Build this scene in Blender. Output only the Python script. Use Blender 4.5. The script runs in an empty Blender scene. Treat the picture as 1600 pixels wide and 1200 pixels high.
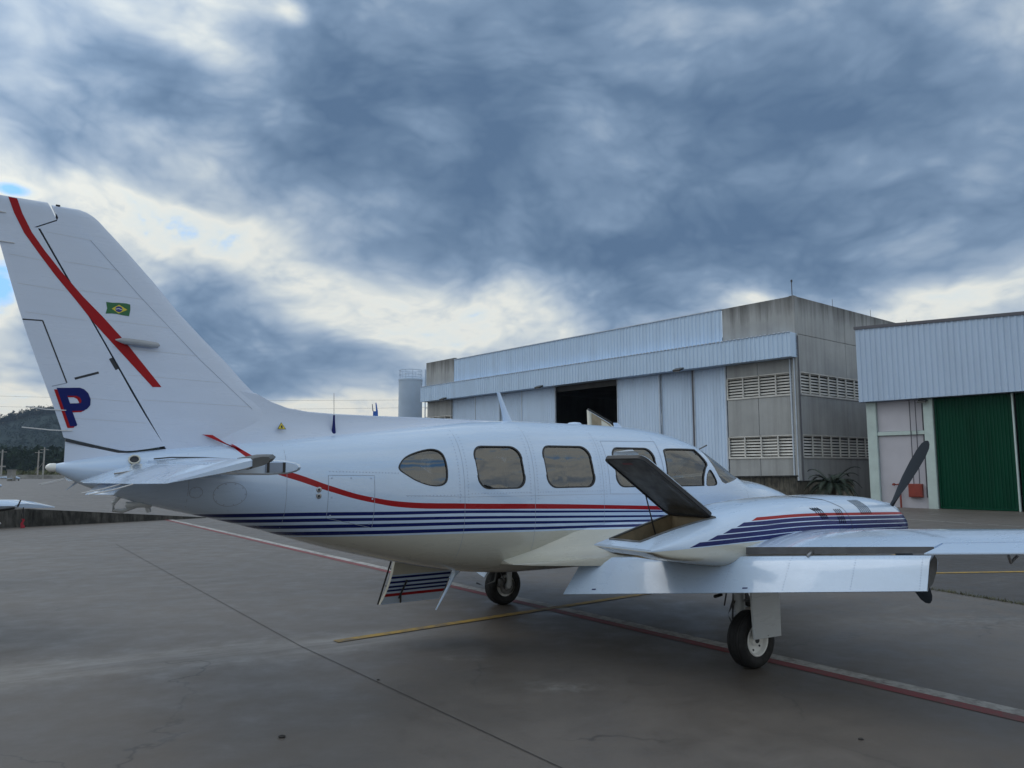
import bpy, bmesh, math, random
import numpy as np
from mathutils import Vector, Matrix
random.seed(7); rng = np.random.default_rng(7)
SC = bpy.context.scene
COL = SC.collection
R = math.radians

# ------------------------------------------------------------------ light and cloud settings
CLOUD_BASE = .70
CLOUD_RAMP = [(0.0, (.22, .60, 1.25)), (.08, (.48, .70, .98)), (.17, (.74, .80, .80)), (.26, (.80, .82, .78)), (.35, (.62, .68, .71)), (.45, (.45, .535, .63)), (.56, (.325, .42, .55)), (.70, (.205, .30, .44)), (.86, (.138, .22, .345)), (1.0, (.10, .172, .29))]
SUN_GLOW, SUN_E, EXPO = .5, .5, 0.0
BLOBS = [(22.85, 26.1, 22.07, 9.3, -8, 0.34), (1.02, 18.95, 16.22, 5.89, -28, 0.36), (15.29, 15.39, 16.33, 3.58, 2, 0.3), (-9.78, 23.55, 8.7, 4.7, -20, 0.16), (-26.4, 24.43, 6.04, 3.27, -20, 0.22), (-18.55, 7.48, 15.6, 2.98, 0, 0.34), (-21.74, 12.99, 4.63, 1.75, -25, 0.1), (-6.68, 6.51, 6.63, 1.23, 0, 0.12), (23.25, 17.44, 12.41, 2.52, 0, 0.1), (-28.78, 17.44, 6.46, 1.93, -18, -0.27), (-18.79, 14.55, 7.46, 2.74, -28, -0.3), (-10.54, 12.29, 7.05, 2.41, -22, -0.25), (-7.67, 10.04, 6.65, 1.03, -5, -0.06), (-22.35, 27.28, 6.47, 1.46, -20, -0.14), (-23.35, 21.32, 5.45, 1.47, -12, -0.24), (-19.86, 31.1, 4.5, 0.96, 0, -0.18), (-31.23, 20.97, 4.01, 2.29, -10, 0.26), (-33.03, 26.35, 2.14, 1.41, 0, -0.1), (-28.57, 27.41, 2.73, 1.46, 0, 0.12), (-14.43, 19.76, 4.17, 2.18, -25, 0.12), (-6.88, 24.99, 3.44, 1.69, -40, -0.16), (0.04, 18.95, 1.97, 3.62, 10, -0.14), (31.76, 11.04, 5.25, 1.05, 6, -0.34), (16.51, 11.46, 11.56, 1.36, 0, -0.14), (4.88, 13.81, 15.93, 1.31, 8, -0.16), (-14.95, 4.56, 12.52, 0.55, 0, -0.34), (0.97, 7.72, 12.49, 0.76, 6, -0.14), (-33.57, 6.95, 2.35, 2.38, 0, -0.15), (-32.41, 4.61, 4.11, 0.88, 0, -0.25), (165, 34, 88, 60, 0, -0.3), (95, 30, 30, 40, 0, -0.15), (-100, 30, 30, 40, 0, -0.15)]
GAPS = [(-16.87, 30.97, 1.39, 0.83, -30, -0.32), (-34.18, 11.65, 1.51, 2.74, 0, -0.5), (-34.02, 17.3, 1.23, 0.46, 0, -0.4), (165, 38, 80, 50, 0, -0.42)]
# ------------------------------------------------------------------ camera
CAM_H, PITCH, ROLL, FPX = 1.8655, 0.1099, 0.0031, 1202.3
cd = bpy.data.cameras.new("camera"); cam = bpy.data.objects.new("camera", cd); COL.objects.link(cam)
cd.sensor_fit = 'HORIZONTAL'; cd.sensor_width = 36.0; cd.lens = FPX / 1600 * 36.0
cd.clip_start = 0.05; cd.clip_end = 6000
fw = Vector((0, math.cos(PITCH), math.sin(PITCH))); r0 = Vector((1, 0, 0)); u0 = r0.cross(fw)
rt = r0 * math.cos(ROLL) - u0 * math.sin(ROLL); up = r0 * math.sin(ROLL) + u0 * math.cos(ROLL)
cam.matrix_world = Matrix(((rt.x, up.x, -fw.x, 0), (rt.y, up.y, -fw.y, 0), (rt.z, up.z, -fw.z, CAM_H), (0, 0, 0, 1)))
SC.camera = cam

# ------------------------------------------------------------------ node helper
class NT:
    def __init__(s, tree): s.t = tree; s.n = tree.nodes; s.l = tree.links
    def put(s, inp, v):
        if isinstance(v, bpy.types.NodeSocket): s.l.new(v, inp)
        elif v is not None:
            if hasattr(inp, 'default_value'):
                if isinstance(v, (tuple, list)) and len(v) == 3 and inp.type == 'RGBA': v = (*v, 1)
                inp.default_value = v
    def m(s, op, a, b=None, c=None, clamp=False):
        n = s.n.new('ShaderNodeMath'); n.operation = op; n.use_clamp = clamp
        for i, v in enumerate((a, b, c)):
            if v is not None: s.put(n.inputs[i], v)
        return n.outputs[0]
    def v(s, op, a, b=None, scale=None):
        n = s.n.new('ShaderNodeVectorMath'); n.operation = op
        s.put(n.inputs[0], a)
        if b is not None: s.put(n.inputs[1], b)
        if scale is not None: s.put(n.inputs['Scale'], scale)
        return n.outputs['Value'] if op in ('DOT_PRODUCT', 'LENGTH', 'DISTANCE') else n.outputs[0]
    def sep(s, a):
        n = s.n.new('ShaderNodeSeparateXYZ'); s.put(n.inputs[0], a); return n.outputs
    def comb(s, x, y, z):
        n = s.n.new('ShaderNodeCombineXYZ')
        for i, v in enumerate((x, y, z)): s.put(n.inputs[i], v)
        return n.outputs[0]
    def mix(s, f, a, b, mode='MIX'):
        n = s.n.new('ShaderNodeMix'); n.data_type = 'RGBA'; n.blend_type = mode
        s.put(n.inputs[0], f); s.put(n.inputs[6], a); s.put(n.inputs[7], b); return n.outputs[2]
    def noise(s, vec, scale, detail=4, rough=.5, dist=0, lac=2.0, color=False):
        n = s.n.new('ShaderNodeTexNoise'); s.put(n.inputs['Vector'], vec)
        s.put(n.inputs['Scale'], scale); s.put(n.inputs['Detail'], detail); s.put(n.inputs['Roughness'], rough)
        s.put(n.inputs['Distortion'], dist); s.put(n.inputs['Lacunarity'], lac)
        return n.outputs['Color'] if color else n.outputs[0]
    def ramp(s, f, stops, interp='LINEAR'):
        n = s.n.new('ShaderNodeValToRGB'); s.put(n.inputs[0], f); e = n.color_ramp; e.interpolation = interp
        while len(e.elements) < len(stops): e.elements.new(0.5)
        for el, (p, c) in zip(e.elements, stops):
            el.position = p
            el.color = (*c, 1) if isinstance(c, (tuple, list)) else (c, c, c, 1)
        return n.outputs[0]
    def mr(s, v, a, b, c, d, smooth=False):
        n = s.n.new('ShaderNodeMapRange'); s.put(n.inputs[0], v)
        if smooth: n.interpolation_type = 'SMOOTHSTEP'
        for i, x in enumerate((a, b, c, d)): s.put(n.inputs[i + 1], x)
        return n.outputs[0]
    def bump(s, h, strength=.3, dist=.01):
        n = s.n.new('ShaderNodeBump'); s.put(n.inputs['Height'], h); n.inputs['Strength'].default_value = strength
        n.inputs['Distance'].default_value = dist; return n.outputs[0]

# ------------------------------------------------------------------ world: broken cloud over a Nishita sky
SUN_AZ, SUN_EL = R(-72), R(46)          # azimuth clockwise from +Y: veiled sun on the left
W = bpy.data.worlds.new("World"); SC.world = W; W.use_nodes = True
T = NT(W.node_tree); T.n.clear()
sky = T.n.new('ShaderNodeTexSky'); sky.sky_type = 'NISHITA'; sky.sun_disc = False
sky.sun_elevation = SUN_EL; sky.sun_rotation = SUN_AZ
sky.air_density = 1.0; sky.dust_density = 1.0; sky.ozone_density = 2.0
dirv = T.v('NORMALIZE', T.n.new('ShaderNodeTexCoord').outputs['Generated'])
dx, dy, dz = T.sep(dirv)
az = T.m('ARCTAN2', dx, dy); el = T.m('ARCSINE', dz)
azd = T.m('MULTIPLY', az, 180 / math.pi); eld = T.m('MULTIPLY', el, 180 / math.pi)
zc = T.m('ADD', T.m('MAXIMUM', dz, 0.0), 0.62)
pv = T.comb(T.m('DIVIDE', dx, zc), T.m('DIVIDE', dy, zc), T.m('MULTIPLY', dz, 1.2))
warp = T.v('SCALE', T.v('SUBTRACT', T.noise(pv, 2.4, 3, .5, color=True), (.5, .5, .5)), scale=.20)
pw = T.v('ADD', pv, warp)
n1 = T.noise(pw, 2.3, 7, .55)
n2 = T.noise(T.v('ADD', pw, (3.7, 1.1, .3)), 8.0, 6, .62)
# rounded cumulus billows with their lit upper left sides
def billow(v):
    acc = 0.0
    for sc, w in ((4.4, .46), (9.2, .28), (19.5, .16), (41.0, .10)):
        acc = T.m('MULTIPLY_ADD', T.m('ABSOLUTE', T.m('MULTIPLY_ADD', T.noise(v, sc, 0, .5), 2.0, -1.0)), w, acc)
    return acc
bw1 = billow(pw); bw2 = billow(T.v('ADD', pw, (-.028, .03, .025)))
# horizontal banding near the horizon
n3 = T.noise(T.comb(T.m('MULTIPLY', azd, .035), T.m('MULTIPLY', eld, .26), .4), 1.0, 4, .55, .4)
low = T.mr(eld, 2.0, 12.0, 1.0, 0.0, True)
fld = T.m('ADD', T.m('MULTIPLY', n1, .72), T.m('MULTIPLY', n2, .28))
fld = T.m('ADD', T.m('MULTIPLY', fld, T.m('SUBTRACT', 1.0, T.m('MULTIPLY', low, .65))), T.m('MULTIPLY', T.m('MULTIPLY', n3, low), .65))
Tk = T.m('ADD', T.m('MULTIPLY', T.m('SUBTRACT', fld, .5), 1.55), CLOUD_BASE)
Tk = T.m('MULTIPLY_ADD', T.m('SUBTRACT', .26, bw1), .8, Tk)
Tk = T.m('MULTIPLY_ADD', T.m('SUBTRACT', bw1, bw2), .75, Tk)
def blobs(Tk, lst):
    for (a0, e0, ra, re, rot, amp) in lst:
        ca, sa, ce, se = math.cos(R(a0)), math.sin(R(a0)), math.cos(R(e0)), math.sin(R(e0))
        east = Vector((ca, -sa, 0)); north = Vector((-sa * se, -ca * se, ce)); c, s_ = math.cos(R(rot)), math.sin(R(rot))
        A = (east * c + north * s_) / math.sin(R(ra)); B = (north * c - east * s_) / math.sin(R(re))
        p = T.v('DOT_PRODUCT', dirv, tuple(A)); q = T.v('DOT_PRODUCT', dirv, tuple(B))
        g = T.m('POWER', math.exp(-1), T.m('MULTIPLY_ADD', p, p, T.m('MULTIPLY', q, q)))
        Tk = T.m('MULTIPLY_ADD', g, amp, Tk)
    return Tk
Tk = blobs(Tk, BLOBS)
# thin cloud never opens fully except in the clear gaps
Tk = T.m('SMOOTH_MAX', Tk, T.m('MULTIPLY_ADD', T.m('SUBTRACT', n2, .5), 0.95, .385), .08)
Tk = blobs(Tk, GAPS)
ccol = T.ramp(Tk, CLOUD_RAMP)
warm = T.mr(eld, 1.0, 9.0, 1.0, 0.0, True)
bright = T.mr(Tk, .25, .55, 1.0, 0.0, True)
ccol = T.mix(T.m('MULTIPLY', T.m('MULTIPLY', warm, bright), .55), ccol, (.86, .80, .66))
gap = T.mr(Tk, .0, .20, 0.7, 1.0, True)
skyb = T.v('SCALE', sky.outputs[0], scale=.15)
col = T.mix(gap, skyb, ccol)
# the veiled sun brightens the cloud deck around it
sd = Vector((math.sin(SUN_AZ) * math.cos(SUN_EL), math.cos(SUN_AZ) * math.cos(SUN_EL), math.sin(SUN_EL)))
dsun = T.v('DOT_PRODUCT', dirv, tuple(sd))
glow = T.mr(dsun, .62, 1.0, 0.0, 1.0, True)
col = T.v('SCALE', col, scale=T.m('MULTIPLY_ADD', glow, SUN_GLOW, 1.0))
bg = T.n.new('ShaderNodeBackground'); T.put(bg.inputs[0], col); bg.inputs[1].default_value = 1.0
wo = T.n.new('ShaderNodeOutputWorld'); T.l.new(bg.outputs[0], wo.inputs[0])

sl = bpy.data.lights.new("sun", 'SUN'); sl.energy = SUN_E; sl.angle = R(35); sl.color = (1.0, .97, .92)
so = bpy.data.objects.new("sun", sl); COL.objects.link(so)
so.rotation_euler = (-sd).to_track_quat('-Z', 'Y').to_euler(); so.location = (0, 0, 30)
vs = SC.view_settings; vs.view_transform = 'Standard'; vs.look = 'None'; vs.exposure = EXPO; vs.gamma = 1.0; vs.use_curve_mapping = False
SC.cycles.max_bounces = 8; SC.cycles.transparent_max_bounces = 12; SC.cycles.glossy_bounces = 4
SC.cycles.caustics_reflective = False; SC.cycles.caustics_refractive = False

# ------------------------------------------------------------------ materials
def mat(name, base=(.8, .8, .8), rough=.5, metal=0, coat=0, coat_r=.05, spec=None, fn=None):
    m = bpy.data.materials.new(name); m.use_nodes = True
    t = NT(m.node_tree); b = t.n['Principled BSDF']
    b.inputs['Base Color'].default_value = (*base, 1); b.inputs['Roughness'].default_value = rough
    b.inputs['Metallic'].default_value = metal; b.inputs['Coat Weight'].default_value = coat
    b.inputs['Coat Roughness'].default_value = coat_r
    if spec is not None: b.inputs['Specular IOR Level'].default_value = spec
    if fn: fn(t, b)
    return m
def objco(t): return t.n.new('ShaderNodeTexCoord').outputs['Object']
def mottled(c, amt=.25, sc=3, rough=.6, metal=0, bump=0, bsc=30, stretch=None, c2=None, dist=.01, coat=0):
    """uneven base colour: two noise octaves plus fine relief"""
    def fn(t, b):
        v = objco(t)
        if stretch: v = t.v('MULTIPLY', v, stretch)
        n = t.noise(v, sc, 6, .6)
        lo = tuple(x * (1 - amt) for x in c) if c2 is None else c2
        hi = tuple(min(1, x * (1 + amt * .6)) for x in c)
        t.put(b.inputs['Base Color'], t.mix(t.mr(n, .3, .7, 0, 1), lo, hi))
        t.put(b.inputs['Roughness'], t.mr(n, .3, .7, min(1, rough * 1.15), rough * .85))
        if bump: t.put(b.inputs['Normal'], t.bump(t.noise(v, bsc, 3, .6), bump, dist))
    return fn
def MM(name, c, amt=.25, sc=3, rough=.6, metal=0, bump=0, bsc=30, stretch=None, c2=None, dist=.01, coat=0):
    return mat(name, c, rough, metal, coat, fn=mottled(c, amt, sc, rough, metal, bump, bsc, stretch, c2, dist))

WHITE = (.53, .66, .84); CREAM = (.55, .535, .46); NAVY = (.005, .012, .11); RED = (.33, .008, .012)
def step(t, x, e, w=.0012): return t.mr(x, e - w if not isinstance(e, bpy.types.NodeSocket) else t.m('SUBTRACT', e, w), e + w if not isinstance(e, bpy.types.NodeSocket) else t.m('ADD', e, w), 0.0, 1.0)
def band(t, z, c, h):
    d = t.m('ABSOLUTE', t.m('SUBTRACT', z, c)); return t.mr(d, h - .001 if not isinstance(h, bpy.types.NodeSocket) else t.m('SUBTRACT', h, .001), h + .001 if not isinstance(h, bpy.types.NodeSocket) else t.m('ADD', h, .001), 1.0, 0.0)
def curve(t, x, pts, x0, x1, z0, z1):
    n = t.n.new('ShaderNodeFloatCurve'); mp = n.mapping; c = mp.curves[0]
    mp.clip_min_x = 0; mp.clip_max_x = 1
    P = [((a - x0) / (x1 - x0), (b - z0) / (z1 - z0)) for a, b in pts]
    while len(c.points) < len(P): c.points.new(.5, .5)
    for q, (a, b) in zip(c.points, sorted(P)): q.location = (a, b); q.handle_type = 'AUTO'
    mp.update()
    t.put(n.inputs['Value'], t.mr(x, x0, x1, 0, 1)); n.inputs[0].default_value = 1
    return t.mr(n.outputs[0], 0, 1, z0, z1)
def paint_common(t, b, v):
    """faint skin waviness, dust and streaks of a used aircraft"""
    w = t.m('MULTIPLY_ADD', t.noise(v, 7.0, 2, .5), .25, t.noise(v, 1.9, 2, .5))
    t.put(b.inputs['Normal'], t.bump(w, .3, .016)); t.put(b.inputs['Coat Normal'], t.bump(w, .3, .016))
    d = t.noise(t.v('MULTIPLY', v, (.8, 2, 5)), 3.0, 6, .65)
    t.put(b.inputs['Roughness'], t.mr(d, .3, .75, .22, .42))
    return t.mr(d, .35, .8, 0.0, .10)
def fus_paint(t, b):
    v = objco(t); x, y, z = t.sep(v); dirt = paint_common(t, b, v)
    c = t.mix(0.0, WHITE, WHITE); msk = 0.0
    zc_ = curve(t, x, [(-5.7, 1.24), (-4.2, 1.262), (-3.6, 1.266), (-3.07, 1.262), (-2.34, 1.255), (-1.3, 1.234), (-.05, 1.216), (1.2, 1.205), (4.4, 1.2)], -5.7, 4.4, 1.1, 1.4)
    c = t.mix(t.m('SUBTRACT', 1.0, step(t, z, zc_, .0015)), c, CREAM)
    for pts, h in (([(-5.7, 1.478), (-4.17, 1.477), (-3.65, 1.475), (-3.1, 1.468), (-2.35, 1.461), (-1.31, 1.43), (-.05, 1.392), (1.3, 1.35), (4.4, 1.3)], (.016, .009)),
                   ([(-5.7, 1.428), (-4.15, 1.425), (-3.64, 1.423), (-3.09, 1.415), (-2.35, 1.406), (-1.31, 1.377), (-.05, 1.338), (1.3, 1.3), (4.4, 1.26)], (.015, .0105)),
                   ([(-5.7, 1.372), (-4.1, 1.366), (-3.63, 1.364), (-3.08, 1.358), (-2.35, 1.352), (-1.31, 1.323), (-.05, 1.288), (1.3, 1.26), (4.4, 1.23)], (.0165, .0115)),
                   ([(-5.7, 1.305), (-4.1, 1.302), (-3.61, 1.30), (-3.07, 1.295), (-2.34, 1.29), (-1.3, 1.266), (-.05, 1.243), (1.3, 1.225), (4.4, 1.2)], (.0175, .0125))):
        cz = curve(t, x, pts, -5.7, 4.4, 1.1, 1.6)
        g = t.m('MULTIPLY', band(t, z, cz, t.mr(x, -3.6, 0, *h)), t.mr(x, 1.34, 1.36, 1, 0)); c = t.mix(g, c, NAVY); msk = t.m('ADD', msk, g)
    tip = t.mr(x, .7, 1.42, 1.0, 0.0)
    top = curve(t, x, [(-4.36, 2.10), (-4.24, 2.0), (-4.04, 1.886), (-3.83, 1.815), (-3.56, 1.715), (-3.22, 1.617), (-2.86, 1.563), (-2.35, 1.541), (-1.39, 1.511), (-.43, 1.471), (.45, 1.431), (1.19, 1.385), (4.4, 1.3)], -4.36, 4.4, 1.2, 2.2)
    bot = curve(t, x, [(-4.36, 2.06), (-4.24, 1.95), (-4.05, 1.835), (-3.84, 1.762), (-3.56, 1.664), (-3.22, 1.57), (-2.86, 1.511), (-2.35, 1.489), (-1.39, 1.461), (-.43, 1.429), (.45, 1.39), (1.19, 1.372), (4.4, 1.3)], -4.36, 4.4, 1.2, 2.2)
    rd = t.m('MULTIPLY', step(t, z, bot, .0012), t.m('SUBTRACT', 1.0, step(t, z, top, .0012)))
    rd = t.m('MULTIPLY', rd, t.m('MULTIPLY', t.mr(x, -4.37, -4.355, 0, 1), t.mr(x, 1.40, 1.41, 1, 0)))
    c = t.mix(rd, c, RED); msk = t.m('ADD', msk, rd, clamp=True)
    t.put(b.inputs['Coat Weight'], t.mr(msk, 0, 1, .95, .12)); t.put(b.inputs['Specular IOR Level'], t.mr(msk, 0, 1, .5, .2))
    t.put(b.inputs['Base Color'], t.mix(dirt, c, (.45, .42, .36), 'MULTIPLY'))
M_FUS = mat('aircraft_paint_striped', WHITE, .3, coat=.35, coat_r=.06, spec=.32, fn=fus_paint)
def nac_paint(t, b):
    v = objco(t); x, y, z = t.sep(v); dirt = paint_common(t, b, v)
    zr = curve(t, x, [(-1.7, 1.385), (-.4, 1.413), (.23, 1.424), (1.2, 1.404), (2.3, 1.372)], -1.7, 2.3, 1.2, 1.6)
    c = t.mix(t.m('SUBTRACT', 1.0, step(t, z, t.m('SUBTRACT', zr, .192), .0015)), WHITE, CREAM)
    msk = 0.0
    for i, (off, h, xt, cc) in enumerate(((0, .0135, -.42, RED), (.037, .0165, -.62, NAVY), (.080, .0185, -.80, NAVY), (.124, .0185, -.99, NAVY), (.167, .018, -1.2, NAVY))):
        zc_ = t.m('SUBTRACT', zr, off)
        g = t.m('MULTIPLY', band(t, z, zc_, h), step(t, t.m('SUBTRACT', x, t.m('MULTIPLY', t.m('SUBTRACT', z, zc_), 3.4)), xt, .004))
        c = t.mix(g, c, cc); msk = t.m('ADD', msk, g, clamp=True)
    t.put(b.inputs['Coat Weight'], t.mr(msk, 0, 1, .95, .12)); t.put(b.inputs['Specular IOR Level'], t.mr(msk, 0, 1, .5, .2))
    t.put(b.inputs['Base Color'], t.mix(dirt, c, (.45, .42, .36), 'MULTIPLY'))
M_NAC = mat('nacelle_paint_striped', WHITE, .3, coat=.3, coat_r=.06, spec=.3, fn=nac_paint)
def plain_paint(t, b):
    v = objco(t); dirt = paint_common(t, b, v); t.put(b.inputs['Base Color'], t.mix(dirt, WHITE, (.45, .42, .36), 'MULTIPLY'))
M_WHITE = mat('white_aircraft_paint', WHITE, .3, coat=.9, coat_r=.08, fn=plain_paint)
def under_paint(t, b):
    v = objco(t); dirt = paint_common(t, b, v); t.put(b.inputs['Base Color'], t.mix(dirt, (.52, .55, .57), (.3, .29, .27)))
M_GEARW = mat('gear_white_paint', (.62, .62, .6), .4, coat=.2, fn=under_paint)
M_RED = mat('red_film', RED, .4, spec=.18); M_NAVY = mat('navy_film', NAVY, .4, spec=.18)
M_CREAM = MM('cream_paint', CREAM, .12, 3, .4)
M_GREEN = mat('flag_green', (.012, .12, .035), .4); M_YEL = mat('flag_yellow', (.62, .5, .03), .4); M_FBLUE = mat('flag_blue', (.01, .03, .2), .4)
M_RUB = MM('black_rubber', (.009, .009, .010), .4, 20, .75, bump=.2, bsc=60, dist=.003)
M_SEAL = mat('seal_rubber', (.02, .02, .022), .5)
M_GAP = mat('dark_gap', (.03, .033, .04), .7)
M_SEAM = mat('seam_sealant', (.27, .32, .41), .5)
M_RIVET = mat('rivet_grey', (.40, .48, .62), .4)
M_STEEL = MM('brushed_steel', (.42, .42, .43), .3, 20, .38, 1)
M_GREYM = MM('grey_gear_metal', (.16, .16, .16), .45, 14, .5, .5)
M_TAN = MM('zinc_primer_tan', (.24, .19, .12), .3, 6, .6)
M_LIDIN = MM('dark_grey_lining', (.115, .118, .12), .35, 9, .55, bump=.15, bsc=120, dist=.002)
M_PROP = mat('propeller_grey', (.018, .024, .032), .6, spec=.22)
M_CABIN = MM('cabin_trim', (.22, .21, .20), .2, 4, .7)
M_SEAT = MM('seat_leather', (.30, .28, .25), .2, 6, .5)
M_LIGHT = mat('clear_lens', (.75, .75, .7), .12, coat=1)
def glass_mat(name, tint, base_ref=.06, rough=.015):
    m = bpy.data.materials.new(name); m.use_nodes = True; t = NT(m.node_tree); t.n.clear()
    tr = t.n.new('ShaderNodeBsdfTransparent'); tr.inputs[0].default_value = (*tint, 1)
    gl = t.n.new('ShaderNodeBsdfGlossy'); gl.inputs['Roughness'].default_value = rough; gl.inputs[0].default_value = (.95, .95, .95, 1)
    fr = t.n.new('ShaderNodeFresnel'); fr.inputs[0].default_value = 1.6
    w = t.noise(objco(t), 3.0, 2, .5); nb = t.bump(w, .5, .012); t.put(gl.inputs['Normal'], nb)
    mx = t.n.new('ShaderNodeMixShader'); t.put(mx.inputs[0], t.m('ADD', fr.outputs[0], base_ref, clamp=True))
    t.l.new(tr.outputs[0], mx.inputs[1]); t.l.new(gl.outputs[0], mx.inputs[2])
    o = t.n.new('ShaderNodeOutputMaterial'); t.l.new(mx.outputs[0], o.inputs[0]); return m
M_GLASS = glass_mat('tinted_cabin_glass', (.38, .40, .41), .09)
M_CGLASS = glass_mat('cockpit_glass', (.84, .90, .89), .06)
def fin_paint(t, b):
    v = objco(t); dirt = paint_common(t, b, v)
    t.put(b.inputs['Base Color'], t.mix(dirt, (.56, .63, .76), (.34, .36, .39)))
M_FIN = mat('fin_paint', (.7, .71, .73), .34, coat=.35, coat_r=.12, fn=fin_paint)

# ------------------------------------------------------------------ mesh helpers
def tag(o, label=None, cat=None, group=None, kind=None):
    if label: o['label'] = label
    if cat: o['category'] = cat
    if group: o['group'] = group
    if kind: o['kind'] = kind
    return o
def empty(name, loc=(0, 0, 0), rz=0.0):
    o = bpy.data.objects.new(name, None); COL.objects.link(o); o.location = loc; o.rotation_euler = (0, 0, rz)
    o.empty_display_size = .3; return o
def link(name, me, parent=None):
    o = bpy.data.objects.new(name, me); COL.objects.link(o)
    if parent is not None: o.parent = parent
    return o
def rot_to(d):
    return Vector(d).normalized().to_track_quat('Z', 'X').to_matrix()
class MB:
    def __init__(s): s.v = []; s.f = []; s.mi = []
    def add(s, vs, fs, mi=0):
        o = len(s.v); s.v.extend([tuple(map(float, p)) for p in vs]); s.f.extend([tuple(i + o for i in f) for f in fs]); s.mi.extend([mi] * len(fs)); return s
    def box(s, c, d, Rm=None, mi=0, bev=0.0):
        hx, hy, hz = d[0] / 2, d[1] / 2, d[2] / 2
        if bev <= 0:
            vs = [Vector((x * hx, y * hy, z * hz)) for x in (-1, 1) for y in (-1, 1) for z in (-1, 1)]
            fs = [(0, 1, 3, 2), (4, 6, 7, 5), (0, 4, 5, 1), (2, 3, 7, 6), (0, 2, 6, 4), (1, 5, 7, 3)]
        else:
            b = min(bev, hx * .9, hy * .9, hz * .9); vs = []; idx = {}
            for x in (-1, 1):
                for y in (-1, 1):
                    for z in (-1, 1):
                        for a in range(3):
                            p = [x * (hx - b), y * (hy - b), z * (hz - b)]; p[a] = (x, y, z)[a] * (hx, hy, hz)[a]
                            idx[(x, y, z, a)] = len(vs); vs.append(Vector(p))
            I = lambda x, y, z, a: idx[(x, y, z, a)]
            fs = []
            for sg in (-1, 1):
                q = [I(sg, -1, -1, 0), I(sg, 1, -1, 0), I(sg, 1, 1, 0), I(sg, -1, 1, 0)]; fs.append(q if sg > 0 else q[::-1])
                q = [I(-1, sg, -1, 1), I(-1, sg, 1, 1), I(1, sg, 1, 1), I(1, sg, -1, 1)]; fs.append(q if sg > 0 else q[::-1])
                q = [I(-1, -1, sg, 2), I(1, -1, sg, 2), I(1, 1, sg, 2), I(-1, 1, sg, 2)]; fs.append(q if sg > 0 else q[::-1])
            for a, b_ in ((0, 1), (0, 2), (1, 2)):
                c_ = 3 - a - b_
                for sa in (-1, 1):
                    for sb in (-1, 1):
                        def K(sc, ax):
                            k = [0, 0, 0]; k[a] = sa; k[b_] = sb; k[c_] = sc; return I(*k, ax)
                        fs.append([K(-1, a), K(1, a), K(1, b_), K(-1, b_)])
            for x in (-1, 1):
                for y in (-1, 1):
                    for z in (-1, 1): fs.append([I(x, y, z, 0), I(x, y, z, 1), I(x, y, z, 2)])
        if Rm is not None: vs = [Rm @ p for p in vs]
        c = Vector(c); return s.add([p + c for p in vs], fs, mi)
    def tube(s, pts, r, n=8, cap=True, mi=0):
        pts = [Vector(p) for p in pts]; rr = r if isinstance(r, (list, tuple)) else [r] * len(pts); rings = []
        ref = None
        for i, p in enumerate(pts):
            d = (pts[min(i + 1, len(pts) - 1)] - pts[max(i - 1, 0)]).normalized()
            if ref is None: ref = Vector((0, 0, 1)) if abs(d.z) < .9 else Vector((1, 0, 0))
            a = d.cross(ref).normalized(); b = d.cross(a).normalized(); ref = a.cross(d) if False else ref
            rings.append([p + (a * math.cos(k * 2 * math.pi / n) + b * math.sin(k * 2 * math.pi / n)) * rr[i] for k in range(n)])
        return s.loft(rings, True, cap, cap, mi)
    def loft(s, rings, closed=True, c0=True, c1=True, mi=0):
        n = len(rings[0]); vs = [p for r in rings for p in r]; fs = []
        for i in range(len(rings) - 1):
            for k in range(n if closed else n - 1):
                k2 = (k + 1) % n; fs.append((i * n + k, i * n + k2, (i + 1) * n + k2, (i + 1) * n + k))
        if c0: fs.append(tuple(range(n))[::-1])
        if c1: fs.append(tuple((len(rings) - 1) * n + k for k in range(n)))
        return s.add(vs, fs, mi)
    def lathe(s, prof, c=(0, 0, 0), axis=(0, 0, 1), n=24, mi=0, cap=False):
        Rm = rot_to(axis); c = Vector(c)
        rings = [[c + Rm @ Vector((r * math.cos(k * 2 * math.pi / n), r * math.sin(k * 2 * math.pi / n), h)) for k in range(n)] for r, h in prof]
        return s.loft(rings, True, cap, cap, mi)
    def prism(s, poly, y0, y1, mi=0, ax='y'):
        f = {'y': lambda a, b, h: (a, h, b), 'z': lambda a, b, h: (a, b, h), 'x': lambda a, b, h: (h, a, b)}[ax]
        n = len(poly); vs = [f(a, b, y0) for a, b in poly] + [f(a, b, y1) for a, b in poly]
        fs = [tuple(range(n)), tuple(range(2 * n - 1, n - 1, -1))] + [(k, (k + 1) % n, (k + 1) % n + n, k + n)[::-1] for k in range(n)]
        return s.add(vs, fs, mi)
    def corrug(s, s0, s1, zb, zt, y, pitch=.25, depth=.03, mi=0, flat=.55, sign=1):
        """vertical trapezoid ribs along local x from s0 to s1; zb, zt numbers or functions of x"""
        fb = zb if callable(zb) else (lambda x: zb); ft = zt if callable(zt) else (lambda x: zt)
        xs = []; x = s0
        while x < s1 - 1e-6:
            for fr, d in ((0, 0), (flat, 0), (flat + .12, 1), (.88, 1)):
                if x + fr * pitch < s1: xs.append((x + fr * pitch, d))
            x += pitch
        xs.append((s1, 0))
        vs = []
        for a, d in xs: vs += [(a, y + sign * d * depth, fb(a)), (a, y + sign * d * depth, ft(a))]
        return s.add(vs, [(2 * i, 2 * i + 2, 2 * i + 3, 2 * i + 1) for i in range(len(xs) - 1)], mi)
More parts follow.
